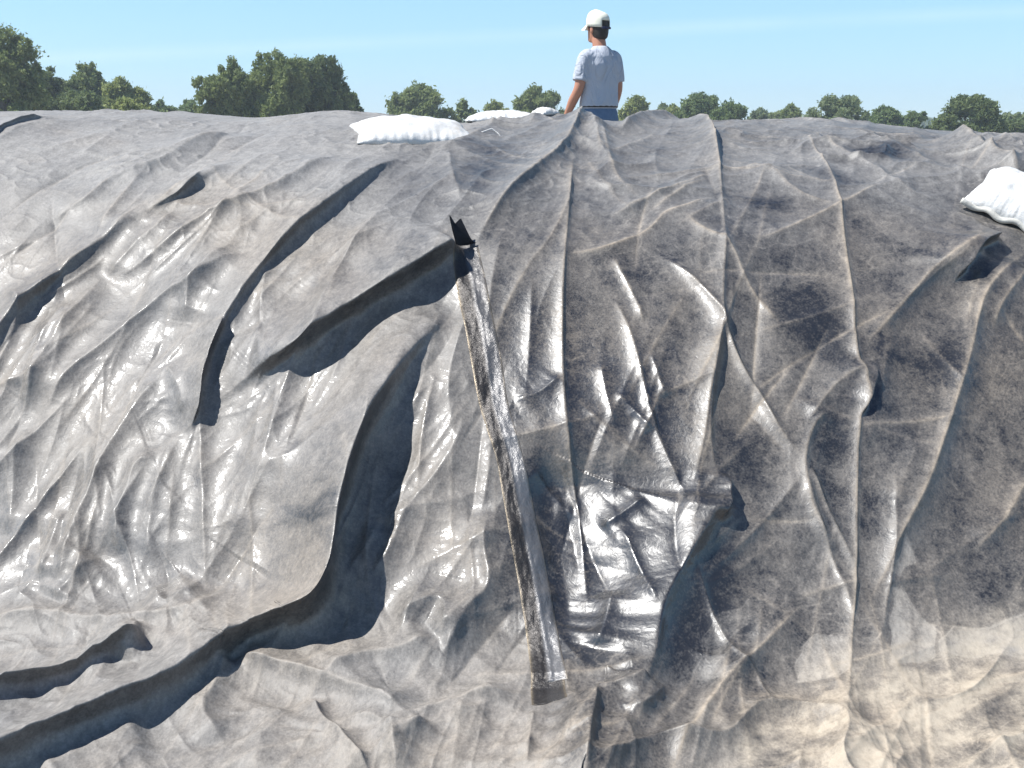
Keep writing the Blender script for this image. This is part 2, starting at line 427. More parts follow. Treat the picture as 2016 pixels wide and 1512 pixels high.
# folds and creases of the right half
for pts, h, wl, wr, ln, du in [
    ([(1150, 196, 1.6), (1128, 238, 1.3), (1095, 285), (1050, 322), (1005, 358), (965, 405), (940, 450), (935, 488)], .10, .10, .06, .02, .5),
    ([(1350, 212, 1.5), (1388, 246, 1.5), (1402, 285, 1.4), (1412, 325, 1.2), (1418, 400), (1420, 483, .6), (1416, 560, .5), (1412, 640, .5), (1392, 756, .5), (1381, 859, .6), (1359, 963, .7), (1337, 1044, .8)], .075, .06, .035, .025, .7),
    ([(1412, 640), (1400, 740), (1395, 850), (1412, 948)], .02, .03, .03, 0, .3),
    ([(1128, 300), (1120, 360), (1115, 420), (1105, 560), (1105, 740), (1120, 900), (1137, 1004), (1150, 1149), (1158, 1285)], .03, .035, .02, .008, .6),
    ([(1577, 250), (1611, 302), (1629, 335), (1651, 402), (1662, 483), (1674, 576), (1680, 680), (1688, 740), (1685, 860), (1683, 1000), (1680, 1140), (1672, 1260), (1665, 1400), (1655, 1530)], .025, .03, .02, .006, .9),
    ([(2030, 480), (1975, 530), (1940, 575), (1925, 620), (1911, 685), (1885, 774), (1855, 867), (1818, 963), (1770, 1056), (1745, 1120), (1700, 1200)], .05, .07, .05, 0, 1.),
    ([(1282, 498), (1331, 521), (1398, 595), (1455, 711), (1500, 781), (1537, 848), (1588, 907)], .032, .018, .018, .004, .4),
    ([(1588, 907), (1614, 970), (1640, 1030), (1683, 1119)], .022, .018, .018, .004, .4),
    ([(1580, 930), (1610, 1020), (1640, 1104), (1666, 1174), (1677, 1222)], .018, .018, .018, 0, .4),
    ([(1640, 800), (1600, 840), (1585, 910), (1600, 1000), (1650, 1090)], .035, .05, .03, 0, .6),
    ([(1700, 720), (1640, 760), (1590, 830)], .03, .05, .04, 0, .5),
    ([(1355, 1096), (1400, 1207), (1448, 1296), (1492, 1341), (1529, 1419)], .016, .014, .014, 0, .35),
    ([(1204, 502), (1230, 547), (1256, 599), (1268, 636)], .02, .02, .02, 0, .5),
    ([(1208, 576), (1238, 651), (1260, 733), (1279, 811), (1305, 881), (1335, 950), (1360, 1010)], .022, .02, .018, .004, .4),
    ([(1279, 692), (1297, 744), (1312, 785)], .02, .02, .02, 0, .1),
    ([(1182, 707), (1193, 770), (1212, 844)], .02, .025, .025, 0, .1),
    ([(1210, 770), (1250, 810), (1285, 850)], .02, .02, .02, 0, .1),
    ([(1411, 381), (1351, 405), (1311, 418), (1270, 454), (1180, 490), (1100, 500)], .035, .05, .05, 0, .8),
    ([(1400, 335), (1344, 365), (1270, 394), (1200, 420)], .03, .05, .04, 0, .6),
    ([(1344, 420), (1381, 457), (1422, 480), (1448, 513), (1474, 565), (1511, 609), (1544, 648)], .02, .03, .03, 0, .9),
    ([(1448, 320), (1511, 335), (1559, 368), (1596, 387), (1651, 405)], .025, .04, .04, 0, .5),
    ([(1759, 365), (1714, 372), (1651, 402), (1585, 431), (1529, 457), (1480, 470)], .03, .05, .05, 0, .7),
    ([(1559, 243), (1640, 280), (1714, 324), (1785, 372), (1881, 394)], .035, .06, .06, 0, .6),
    ([(1670, 243), (1751, 280), (1862, 335)], .035, .07, .06, 0, .4),
    ([(1859, 243), (1892, 261), (1933, 291), (1966, 309), (2020, 350)], .13, .08, .09, .02, .5),
    ([(1948, 257), (1988, 280), (2016, 313), (2080, 360)], .11, .09, .07, .02, .5),
    ([(1345, 212), (1270, 222), (1215, 244)], .10, .07, .07, 0, .4),
    ([(1420, 240), (1500, 232), (1560, 232)], .03, .08, .08, 0, .4),
    ([(1930, 458), (1900, 478), (1848, 517), (1788, 583), (1729, 648), (1703, 672)], .05, .09, .05, 0, .8),
    ([(2030, 520), (1973, 594), (1955, 646)], .03, .05, .04, 0, .8),
    ([(2040, 930), (2016, 952), (1973, 1026), (1918, 1081)], .03, .05, .05, 0, .7),
    ([(1581, 1181), (1496, 1274), (1418, 1352), (1363, 1441), (1310, 1525)], .045, .07, .05, 0, .9),
    ([(1208, 1022), (1227, 1048), (1249, 1112), (1279, 1208)], .022, .025, .02, 0, .1),
    ([(1270, 970), (1220, 1005), (1180, 1025)], .03, .04, .03, 0, .1),
    ([(1040, 910), (1090, 960), (1137, 1004)], .02, .03, .03, 0, .1),
    ([(1105, 740), (1060, 775), (1010, 790)], .02, .03, .03, 0, .1),
    ([(1200, 1150), (1185, 1230), (1165, 1275)], .04, .05, .05, 0, .1),
    ([(880, 290), (884, 330), (896, 370), (908, 400)], .035, .06, .04, .01, .3),
    ([(1180, 240), (1195, 290), (1215, 340), (1260, 380)], .04, .06, .06, 0, .6),
    ([(1150, 210), (1170, 255), (1185, 300)], .05, .05, .04, 0, .5),
    ([(1145, 212), (1110, 212), (1070, 222), (1040, 236)], .06, .07, .07, 0, .3),
    ([(1050, 225), (985, 232), (930, 262), (880, 285), (790, 292)], .045, .08, .07, 0, .4),
    ([(1300, 260), (1250, 280), (1200, 300)], .025, .06, .06, 0, .5),
    ([(1047, 1405), (1040, 1440), (1034, 1480), (1028, 1535)], .03, .03, .02, .004, .5),
    ([(1810, 870), (1780, 930), (1760, 1000)], .02, .08, .08, 0, .2),
    ([(1760, 640), (1740, 720), (1720, 820), (1700, 900)], .03, .10, .08, 0, .1),
]:
    fold(pts, h * .72, wl, wr, ln, 1, .2, .2, du)

# many small straight creases pressed into the sheet
rc = np.random.default_rng(77)
for i in range(440):
    px_ = rc.uniform(-60, 2076); py_ = 215 + (1560 - 215) * rc.random() ** .9
    lft = px_ < 900 + (py_ - 500) * .17
    if (not lft) and 420 < py_ < 1250 and rc.random() < .6: continue
    y_ = float(np.interp(py_, [220, 330, 500, 800, 1200, 1500], [0, 1, 2, 3, 4, 5]))
    if lft: ang = np.interp(y_, [0, 1, 2, 3, 4, 5], [12, 28, 42, 64, 80, 30]) + rc.normal() * 14
    else: ang = np.interp(y_, [0, 1, 2, 3, 4, 5], [0, 0, 60, 90, 90, 40]) + rc.normal() * np.interp(y_, [0, 1, 2, 3, 4, 5], [16, 26, 60, 45, 45, 50])
    if rc.random() < .14: ang += rc.uniform(-80, 80)
    ln = rc.uniform(130, 380) * np.interp(y_, [0, 1, 2, 5], [.8, .9, 1, 1.2]); a_ = math.radians(ang); bend = rc.normal() * .16
    dx_, dy_ = math.cos(a_) * ln, -math.sin(a_) * ln
    if dy_ > 0: dx_, dy_ = -dx_, -dy_
    p_ = [(px_ + dx_ * t - dy_ * bend * (.25 - (t) ** 2), py_ + dy_ * t + dx_ * bend * (.25 - t ** 2)) for t in (.5, .25, 0, -.25, -.5)]
    if min(q[1] for q in p_) < 218: continue
    fold(p_, rc.uniform(.004, .013) * (1.0 if rc.random() < .8 else -1.0), rc.uniform(.02, .06), rc.uniform(.017, .04), 0, 1, .35, .35, rc.uniform(.1, .7) if not lft else rc.uniform(0, .55))

def poly_mask(px, soft=0.02, h=0.0):
    P = np.array(px, float); xs, vs = on_pile(P[:, 0], P[:, 1], h)
    r0, r1 = np.searchsorted(V, [vs.min() - 5 * soft, vs.max() + 5 * soft])
    out = np.zeros_like(XX)
    x = XX[r0:r1] + .018 * noise2(XX[r0:r1] * 11, VV[r0:r1] * 11, 60); v = VV[r0:r1] + .018 * noise2(XX[r0:r1] * 11, VV[r0:r1] * 11, 61)
    ins = np.zeros(x.shape, bool); d = np.full(x.shape, 1e9)
    n = len(xs)
    for i in range(n):
        ax, av, bx, bv = xs[i], vs[i], xs[(i + 1) % n], vs[(i + 1) % n]
        c = ((av > v) != (bv > v)) & (x < (bx - ax) * (v - av) / (bv - av + 1e-12) + ax); ins ^= c
        lx, lv = bx - ax, bv - av; t = np.clip(((x - ax) * lx + (v - av) * lv) / (lx * lx + lv * lv + 1e-12), 0, 1)
        d = np.minimum(d, np.hypot(x - ax - t * lx, v - av - t * lv))
    sd_ = np.where(ins, d, -d)
    out[r0:r1] = sstep(-soft, soft, sd_)
    return out

# ---- general slackness of the sheet -------------------------------------
YP = np.interp(VV, farc, fy)
side = XX - np.interp(VV, arc_of_y(np.array([2.4, 3.0, 3.85, 4.6])), [0.08, 0.03, -0.17, -0.24])  # + = right of the taped joint
right = sstep(-0.05, 0.10, side)
up = sstep(3.75, 4.5, YP)                                   # the flatter dusty top
foot = 1 - sstep(2.50, 2.75, YP)
u1 = XX - 0.28 * (VV - arc_of_y(3.6)) + 0.10 * noise2(XX * .8, VV * .8, 2)
H += 0.022 * fbm(XX * 1.1, VV * 1.0, 2, 4)
def wrink(x, y, seed, p, mx_, my_, lo=.0, hi=.45):
    """separate crease lines: ridged noise kept only where a second, slower noise allows it"""
    r = (1 - np.abs(noise2(x, y, seed))) ** p
    return (r - .25) * sstep(lo, hi, noise2(mx_, my_, seed + 41))
mX, mY = XX * 1.3, VV * 1.3
calm = 1 - .75 * right * (1 - up) * (1 - foot)
H += (0.034 * (1 - up) * (1 - foot) * (1 - .7 * right) + .014 * up) * wrink(u1 * 3.6, VV * 0.7, 8, 3, mX, mY, -.25, .3)
H += 0.0045 * calm * wrink(u1 * 9.5 + 3, VV * 1.6, 9, 4, mX + 9, mY, -.1, .4)
H += calm * (.006 + .022 * up * right + .014 * foot + .02 * foot * right) * wrink(XX * 2.6 + VV * 1.2, VV * 2.4 - XX * 1.0, 13, 6, mX + 3, mY + 5)
H += calm * (.004 + .016 * up * right + .012 * foot) * wrink(XX * 2.8 - VV * 1.9, VV * 3.0 + XX * 1.7, 23, 7, mX + 5, mY + 1)
H += (.001 + .005 * up + .003 * foot) * wrink(XX * 6 - VV * 1.0, VV * 8 + XX * 1.2, 33, 4, mX + 2, mY + 8, -.2, .3)
H += calm * (.0022 + .004 * up) * wrink(XX * 7 + VV * 4, VV * 6 - XX * 3, 37, 7, mX * 1.5 + 2, mY * 1.5)
GLOSSY = [[(490, 760), (620, 660), (860, 640), (900, 760), (860, 880), (640, 860), (520, 910)],
          [(180, 740), (320, 690), (360, 760), (290, 850), (180, 830)], [(0, 1010), (140, 1000), (130, 1170), (20, 1150)],
          [(225, 1060), (310, 1090), (420, 1150), (330, 1200), (230, 1170)], [(70, 600), (160, 570), (120, 740), (60, 800)],
          [(690, 1010), (860, 960), (960, 980), (960, 1160), (760, 1200), (690, 1140)], [(1040, 930), (1350, 960), (1310, 1280), (1080, 1270)],
          [(1090, 700), (1320, 690), (1330, 870), (1110, 860)], [(985, 640), (1100, 680), (1110, 800), (1010, 830)]]
patch = sstep(.15, .45, fbm(XX * 2.2, VV * 2.2, 2, 40))
for pg in GLOSSY[:5]: patch = np.maximum(patch, poly_mask(pg, .05))
H += (.0003 + .0014 * patch * (1 - .8 * right)) * fbm(XX * 15 + noise2(XX * 7, VV * 7, 3), VV * 11, 3, 50, .5)
print('folds done')

def displaced(x, v, h):
    return base(x, v) + h[..., None] * base_n(x, v)
PT = displaced(XX + DX, VV + DV, H)

# ---- where dust lies and where the plastic is wiped clean ----------------
dust = 0.60 - 0.33 * right
dust += 0.30 * up * (1 - .1 * right) + .10 * sstep(5.2, 6.0, YP)
dust += 0.16 * fbm(XX * 1.7, VV * 1.7, 4, 70)
dust += 0.14 * fbm(XX * 5 + VV * 2, VV * 3.5, 4, 75) * (1 + .6 * right)
strk = fbm(u1 * 26, VV * 5.0, 4, 80, .6); dust += .16 * strk
# scuffs: thin curly light scratches, more on the right
wx = XX * 9 + 1.8 * noise2(XX * 6, VV * 6, 85); wv_ = VV * 9 + 1.8 * noise2(XX * 6, VV * 6, 86)
scf = (1 - np.abs(noise2(wx, wv_, 88))) ** 26
scm = sstep(.05, .4, fbm(XX * 1.9, VV * 1.9, 3, 90) + .12)
dust += .32 * scf * scm * (.35 + .65 * right)
scf2 = (1 - np.abs(noise2(wx * 2.3 + 4, wv_ * 1.3, 98))) ** 22
dust += .22 * scf2 * sstep(.0, .4, fbm(XX * 2.4, VV * 2.4, 3, 95)) * (.3 + .7 * right)
# wiped / wet dark blotches
blot = sstep(.05, .55, fbm(XX * 3.1 + 7 + VV, VV * 2.2, 5, 100, .65)); dust -= (.24 + .12 * right) * blot * (1 - .5 * up)
blot = sstep(.10, .40, fbm(XX * 9 + 7, VV * 9, 4, 104, .65)); dust -= .10 * blot
# blue-black clean stretch below the bags, and other cleaned spots
for pg, so, am in [
    ([(745, 330), (800, 285), (900, 280), (1010, 290), (1000, 350), (940, 400), (930, 470), (880, 440), (790, 420), (740, 390)], .05, -.42),
    ([(1660, 296), (1790, 292), (1800, 318), (1700, 320)], .03, -.5),
    ([(1605, 340), (1650, 345), (1690, 370), (1640, 380)], .025, -.4),
    ([(1460, 390), (1550, 395), (1545, 415), (1480, 415)], .025, -.4),
    ([(1530, 590), (1600, 570), (1650, 620), (1670, 720), (1600, 700), (1540, 650)], .035, -.35),
    ([(1420, 850), (1500, 850), (1490, 950), (1430, 930)], .03, -.35),
    ([(1290, 1170), (1420, 1080), (1460, 1150), (1380, 1320), (1285, 1300)], .05, -.40),
    ([(1420, 1210), (1500, 1215), (1500, 1260), (1430, 1290)], .03, -.30),
    ([(1590, 800), (1680, 780), (1690, 880), (1620, 930)], .04, -.30),
    ([(1040, 930), (1260, 960), (1350, 1010), (1280, 1230), (1160, 1290), (1080, 1250)], .06, -.60),
    ([(950, 1000), (1020, 1010), (1040, 1250), (1000, 1260), (970, 1160)], .03, -.40),
    ([(990, 560), (1080, 600), (1110, 780), (1000, 790)], .06, -.28),
    ([(1090, 700), (1320, 690), (1330, 870), (1110, 860)], .05, -.22),
    ([(560, 1020), (620, 1015), (620, 1055), (560, 1055)], .015, -.45),
    ([(240, 1040), (275, 1045), (262, 1060)], .01, -.4),
]:
    dust += am * poly_mask(pg, so * 2.4) * (.85 + .6 * strk)
# pale dried smears and the dusty apron, bottom right
smear = np.zeros_like(XX)
for pg, so, am in [
    ([(1766, 1159), (1800, 1193), (1837, 1230), (1844, 1289), (1800, 1307), (1748, 1311), (1755, 1207), (1748, 1163)], .008, .62),
    ([(1785, 1067), (1796, 1111), (1763, 1141), (1751, 1133), (1755, 1096)], .007, .55),
    ([(1670, 1259), (1603, 1252), (1577, 1281), (1563, 1344), (1640, 1348), (1663, 1333)], .008, .55),
    ([(1851, 1267), (1874, 1237), (1955, 1237), (2030, 1212), (2030, 1290), (1863, 1295)], .014, .55),
    ([(1415, 1215), (1470, 1185), (1465, 1225), (1430, 1280), (1420, 1350), (1370, 1340), (1380, 1260)], .014, .36),
    ([(1380, 1400), (1450, 1430), (1440, 1530), (1330, 1530)], .03, .25),
]:
    m_ = poly_mask(pg, so); smear = np.maximum(smear, am * m_ * (.75 + .5 * strk))
    edge = np.exp(-((m_ - .5) / .22) ** 2); smear = np.maximum(smear, .8 * am * edge)
apron = poly_mask([(1440, 1450), (1596, 1375), (1677, 1325), (1770, 1295), (1863, 1265), (2016, 1200), (2300, 1180), (2500, 1700), (1440, 1700)], .13)
grain = fbm(XX * 5 + VV * 3, VV * 11 - XX * 3, 5, 110, .62)
dust += smear + apron * (.55 + .75 * grain)
dust += .30 * foot * (1 - right) * .4
# dust caught on the edges of the folds; it thins on their steep undersides, deepening the shade there
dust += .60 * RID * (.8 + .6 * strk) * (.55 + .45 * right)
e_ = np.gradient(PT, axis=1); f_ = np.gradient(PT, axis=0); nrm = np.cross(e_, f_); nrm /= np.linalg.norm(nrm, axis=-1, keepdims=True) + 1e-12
dust *= .4 + .6 * sstep(-.15, .28, nrm[..., 2])          # less dust on steep, overhanging faces, which also paints the fold shade darker
dust = np.clip(dust, 0.02, 1.15)
tan_ = np.clip(.42 + .7 * fbm(XX * 1.3, VV * 1.3, 4, 120) + .5 * RID * (.4 + .6 * right) - .30 * up * (1 - RID) + .35 * apron * (.6 + grain) - .5 * smear + .22 * right * (1 - up) - .10 - .15 * up, 0, 1)
gloss = np.clip(.16 + .5 * right - .8 * up - .6 * foot - .5 * apron + .55 * fbm(XX * 2, VV * 2, 3, 130), 0, 1)
shiny = np.zeros_like(XX)
for pg in GLOSSY: shiny = np.maximum(shiny, poly_mask(pg, .11))
gloss = np.clip((gloss + .75 * shiny) * (1 - .45 * right * (1 - shiny)) * (.85 + .7 * fbm(XX * 6, VV * 6, 3, 133)), 0, 1)

# ---- plastic material ------------------------------------------------------
pm = Mat('dusty_black_plastic')
aD = pm.attr('dust'); aT = pm.attr('tan'); aG = pm.attr('gloss')
pv = pm.coord()
fine = pm.noise(140, 4, .7, pv); med = pm.noise(38, 5, .65, pv)
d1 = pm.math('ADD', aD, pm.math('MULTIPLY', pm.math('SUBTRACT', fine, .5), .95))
d1 = pm.math('ADD', d1, pm.math('MULTIPLY', pm.math('SUBTRACT', med, .5), .65))
big = pm.noise(11, 6, .7, pv, .8); d1 = pm.math('ADD', d1, pm.math('MULTIPLY', pm.math('SUBTRACT', big, .5), .40), clamp=True)
dcol = pm.mix(aT, (.258, .250, .241), (.335, .283, .225))
mot = pm.math('ADD', pm.math('MULTIPLY', pm.ramp(pm.noise(24, 7, .72, pv, .7), .30, .70), .55), pm.math('MULTIPLY', pm.ramp(pm.noise(95, 5, .75, pm.coord((1, .45, .45), (0, 0, .5))), .30, .70), .45))
vn = pm.n('ShaderNodeVectorMath', operation='SCALE'); pm.l(dcol, vn.inputs[0]); pm.l(pm.math('ADD', .70, pm.math('MULTIPLY', mot, .52)), vn.inputs['Scale']); dcol = vn.outputs[0]
dcol = pm.mix(pm.math('MULTIPLY', pm.attr('sand'), pm.math('ADD', .45, pm.math('MULTIPLY', mot, .6))), dcol, (.45, .395, .315))
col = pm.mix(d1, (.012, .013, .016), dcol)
rough = pm.math('ADD', .40, pm.math('MULTIPLY', d1, .25))
pm.set(Base_Color=col, Roughness=rough, Specular_IOR_Level=pm.math('SUBTRACT', 1.0, pm.math('MULTIPLY', d1, .75), True))
cr1 = pm.noise(55, 3, .5, pv, .6); cr2 = pm.noise(220, 3, .6, pv)
nb = pm.bump(cr1, .25, .006); nb2 = pm.bump(cr2, .10, .002, nb)
pm.set(Normal=nb2)
pm.set(Coat_Weight=pm.math('MULTIPLY', pm.math('MULTIPLY', aG, .9), pm.math('SUBTRACT', 1.0, pm.math('MULTIPLY', d1, .65))), Coat_Roughness=.13, Coat_IOR=1.5)
pm.l(nb, pm.b.inputs['Coat Normal'])

cover_me = np_mesh('plastic_cover', PT.reshape(-1, 3), grid_quads(NR, NC))
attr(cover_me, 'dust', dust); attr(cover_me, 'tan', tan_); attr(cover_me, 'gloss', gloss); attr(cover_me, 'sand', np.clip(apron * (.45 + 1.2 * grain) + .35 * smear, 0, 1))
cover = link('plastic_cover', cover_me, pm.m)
tag(cover, 'wrinkled dusty black plastic sheet draped over the whole pile', 'plastic sheet')
print('cover', NR, NC)

_k_i = np.arange(NC); _v_i = np.arange(NR)
def surf(x, v):
    """point on the finished sheet"""
    x = np.atleast_1d(x); v = np.atleast_1d(v)
    k = x / (np.interp(v, farc, fy) + 1.0)
    fi = np.interp(v, V, _v_i); fj = np.interp(k, K, _k_i)
    i = np.clip(fi.astype(int), 0, NR - 2); j = np.clip(fj.astype(int), 0, NC - 2)
    a = (fi - i)[:, None]; b = (fj - j)[:, None]
    return PT[i, j] * (1 - a) * (1 - b) + PT[i, j + 1] * (1 - a) * b + PT[i + 1, j] * a * (1 - b) + PT[i + 1, j + 1] * a * b
def pix_surf(px, py, h=0.0):
    x, v = on_pile(px, py, h); return surf(x, v)

# ---- tape over the joint ----------------------------------------------------
tm = Mat('silvery_tape'); tv = tm.coord()
tD = tm.attr('dust')
tbase = tm.mix(tm.attr('across'), (.035, .034, .036), (.22, .22, .225))
tm.set(Base_Color=tm.mix(tm.math('ADD', tm.math('MULTIPLY', tD, .9), tm.math('MULTIPLY', tm.noise(60, 4, vec=tv), .08), clamp=True), tbase, (.30, .245, .17)),
       Roughness=.36, Metallic=.5)
tb = tm.bump(tm.noise(85, 5, .7, tv, 1.2), .55, .005); tm.set(Normal=tm.bump(tm.noise(50, 2, .5, tv), .3, .006, tb))
TL = np.array([(886, 497), (897, 540), (908, 600), (920, 655), (932, 720), (945, 790), (962, 850), (980, 905), (988, 950), (1000, 1020), (1010, 1080), (1024, 1160), (1038, 1250), (1046, 1320), (1048, 1360)], float)
TR = np.array([(936, 490), (948, 540), (960, 600), (971, 655), (984, 720), (994, 790), (1010, 850), (1024, 900), (1036, 950), (1050, 1020), (1062, 1080), (1077, 1160), (1092, 1250), (1104, 1320), (1110, 1356)], float)
def strip(name, Lp, Rp, mat, nr, ncx, lift, seam=True, parent=None):
    Lc = catmull(Lp, max(2, nr // len(Lp))); Rc = catmull(Rp, max(2, nr // len(Rp)))
    xl, vl = on_pile(Lc[:, 0], Lc[:, 1]); xr, vr = on_pile(Rc[:, 0], Rc[:, 1])
    for a_ in (xl, vl, xr, vr): a_[1:-1] = (a_[:-2] + 2 * a_[1:-1] + a_[2:]) / 4
    w = np.linspace(0, 1, ncx)
    XS = xl[:, None] * (1 - w) + xr[:, None] * w; VS = vl[:, None] * (1 - w) + vr[:, None] * w
    P = surf(XS.ravel(), VS.ravel()).reshape(len(xl), ncx, 3)
    for _ in range(1):                                  # tape bridges the finest wrinkles
        P[1:-1] = (P[:-2] + 2 * P[1:-1] + P[2:]) / 4
        P[:, 1:-1] = (P[:, :-2] + 2 * P[:, 1:-1] + P[:, 2:]) / 4
    n = base_n(XS, VS)
    lf = np.full(XS.shape, lift)
    if seam:
        cpos = .52 + .06 * np.sin(np.linspace(0, 9, len(xl)))[:, None]
        lf += .0035 * np.exp(-np.abs(w[None] - cpos) / .05) + .0045 * fbm(XS * 45, VS * 14, 4, 140)
    lf[:, [0, -1]] = lift * .4
    lf[[0, -1]] = lift * .4
    P = P + n * lf[..., None]
    # underside so that the strip has thickness
    Q = P - n * .0015
    me = np_mesh(name, np.vstack([P.reshape(-1, 3), Q.reshape(-1, 3)]),
                 np.vstack([grid_quads(len(xl), ncx), grid_quads(len(xl), ncx)[:, ::-1] + len(xl) * ncx]))
    e = np.exp(-np.minimum(w, 1 - w) / .035)[None] * np.ones((len(xl), 1)) * (.75 + .4 * noise2(VS * 20, XS * 3, 7))
    attr(me, 'dust', np.concatenate([e.ravel(), e.ravel()]))
    ac = sstep(.42, .56, w)[None] * np.clip(.55 + .5 * sstep(.2, .5, np.linspace(0, 1, len(xl))), 0, 1)[:, None] * (1 if seam else .15); attr(me, 'across', np.concatenate([ac.ravel(), ac.ravel()]))
    return link(name, me, mat, parent)
strip('tape_strip', TL - [3, 0], TR + [5, 0], tm.m, 300, 25, .0035, True, cover)
strip('tape_patch', np.array([(1044, 1352), (1043, 1380), (1043, 1410)], float), np.array([(1108, 1350), (1109, 1378), (1106, 1413)], float), tm.m, 30, 13, .0025, False, cover)['label'] = 'dusty square end patch of tape'

# ---- torn corner standing up at the top of the tape ------------------------------
bk = simple('black_plastic', (.014, .015, .019), .75, .2, 20, .2, 30)
bk.node_tree.nodes['Principled BSDF'].inputs['Specular IOR Level'].default_value = .15
tb_px = np.array([(893, 500), (905, 496), (920, 492), (938, 488)], float)
xb, vb = on_pile(tb_px[:, 0], tb_px[:, 1])
Pb = surf(xb, vb) + base_n(xb, vb) * .012
top_px = np.array([(884, 423), (895, 441), (906, 430), (927, 476)], float)
def at_depth(px, py, y):
    d = ray(px, py); t = y / d[..., 1]
    return np.stack([d[..., 0] * t, d[..., 1] * t, CAM_Z + d[..., 2] * t], -1)
Pt = np.stack([at_depth(top_px[i, 0], top_px[i, 1], Pb[i, 1] + .03) for i in range(4)])
rows = [Pb * (1 - t) + Pt * t + np.array([0, -.022, 0]) * math.sin(t * math.pi) for t in np.linspace(0, 1, 7)]
fl = np.stack(rows); n_ = fl.shape[0] * fl.shape[1]
fme = np_mesh('torn_flap', np.vstack([fl.reshape(-1, 3), fl.reshape(-1, 3) + [.003, .006, 0]]), np.vstack([grid_quads(7, 4), grid_quads(7, 4)[:, ::-1] + n_]))
link('torn_flap', fme, bk, cover)['label'] = 'black torn corner of plastic standing up above the tape'

# ------------------------------------------------------------------ white bags
wb = Mat('white_woven_bag'); wv2 = wb.coord()
wdirt = wb.ramp(wb.noise(7, 6, .7, wv2), .52, .78)
wb.set(Base_Color=wb.mix(wb.math('MULTIPLY', wdirt, .7), wb.mix(wb.noise(14, 5, vec=wv2), (.52, .52, .51), (.66, .66, .65)), (.42, .36, .28)), Roughness=.6)
wb.set(Normal=wb.bump(wb.noise(60, 4, .6, wb.coord((1, 2.5, 1))), .35, .008))
wd = simple('soiled_bag_hem', (.50, .49, .45), .7, .35, 30, .3, 60)

def make_bag(name, L, Wd, T, seed, sag=.5):
    """a filled, sewn sack: flat pointed corners, full belly, gathers along its seam; x = length"""
    nu, nv = 72, 48
    u = np.linspace(-1, 1, nu); v = np.linspace(-1, 1, nv)
    U, Vg = np.meshgrid(u, v, indexing='ij')
    ed = (1 - np.abs(U) ** 2.6) * (1 - np.abs(Vg) ** 2.6)
    th = np.clip(ed, 0, 1) ** .55
    pinch = 1 - .10 * (1 - np.abs(Vg)) * np.abs(U) ** 3
    pinv = 1 - .14 * (1 - np.abs(U) ** 2) * np.abs(Vg) ** 3 * -0.3
    X = U * L / 2 * pinch; Y = Vg * Wd / 2 * pinv
    lump = 1 + .28 * fbm(U * 1.6 + seed, Vg * 1.6, 3, seed)
    edge_g = np.exp(-(1 - np.abs(Vg)) / .18) * noise2(U * 13, Vg * 1.2, seed + 3) + np.exp(-(1 - np.abs(U)) / .18) * noise2(Vg * 9, U * 1.2, seed + 5)
    wr = .015 * edge_g + .006 * fbm(U * 4, Vg * 3, 3, seed + 9)
    Zt = T * .68 * th * lump + wr * th ** .3
    Zb = -T * .32 * th * (1 - sag * .3) + wr * .3
    Pt_ = np.stack([X, Y, Zt], -1).reshape(-1, 3); Pb_ = np.stack([X, Y, Zb - .001], -1).reshape(-1, 3)
    q = grid_quads(nu, nv); me = np_mesh(name, np.vstack([Pt_, Pb_]), np.vstack([q[:, ::-1], q + nu * nv]))
    bm = bmesh.new(); bm.from_mesh(me); bmesh.ops.remove_doubles(bm, verts=bm.verts, dist=.004); bmesh.ops.recalc_face_normals(bm, faces=bm.faces)
    bm.to_mesh(me); bm.free()
    me.polygons.foreach_set('use_smooth', np.ones(len(me.polygons), dtype=bool))
    return me

def tube(points, rad, nseg=8, closed_ends=True):
    P = np.asarray(points, float); n = len(P); rad = np.broadcast_to(np.asarray(rad, float), (n,))
    T_ = np.gradient(P, axis=0); T_ /= np.linalg.norm(T_, axis=1, keepdims=True) + 1e-9
    ref = np.array([0, 0, 1.0]) if abs(T_[:, 2]).mean() < .8 else np.array([1.0, 0, 0])
    a = np.cross(T_, ref); a /= np.linalg.norm(a, axis=1, keepdims=True) + 1e-9; b = np.cross(a, T_)
    th = np.linspace(0, 2 * np.pi, nseg, endpoint=False)
    Vx = P[:, None] + rad[:, None, None] * (np.cos(th)[None, :, None] * a[:, None] + np.sin(th)[None, :, None] * b[:, None])
    vs = Vx.reshape(-1, 3); q = grid_quads(n, nseg, True); tr = []
    if closed_ends:
        vs = np.vstack([vs, P[0], P[-1]]); c0, c1 = n * nseg, n * nseg + 1
        j = np.arange(nseg); j2 = (j + 1) % nseg
        tr = np.vstack([np.stack([j2, j, np.full(nseg, c0)], -1), np.stack([(n - 1) * nseg + j, (n - 1) * nseg + j2, np.full(nseg, c1)], -1)])
    return vs, q, tr

def merge(parts):
    vs, qs, ts = [], [], []; o_ = 0
    for v_, q_, t_ in parts:
        vs.append(v_)
        if len(q_): qs.append(np.asarray(q_) + o_)
        if len(t_): ts.append(np.asarray(t_) + o_)
        o_ += len(v_)
    return np.vstack(vs), (np.vstack(qs) if qs else None), (np.vstack(ts) if ts else None)

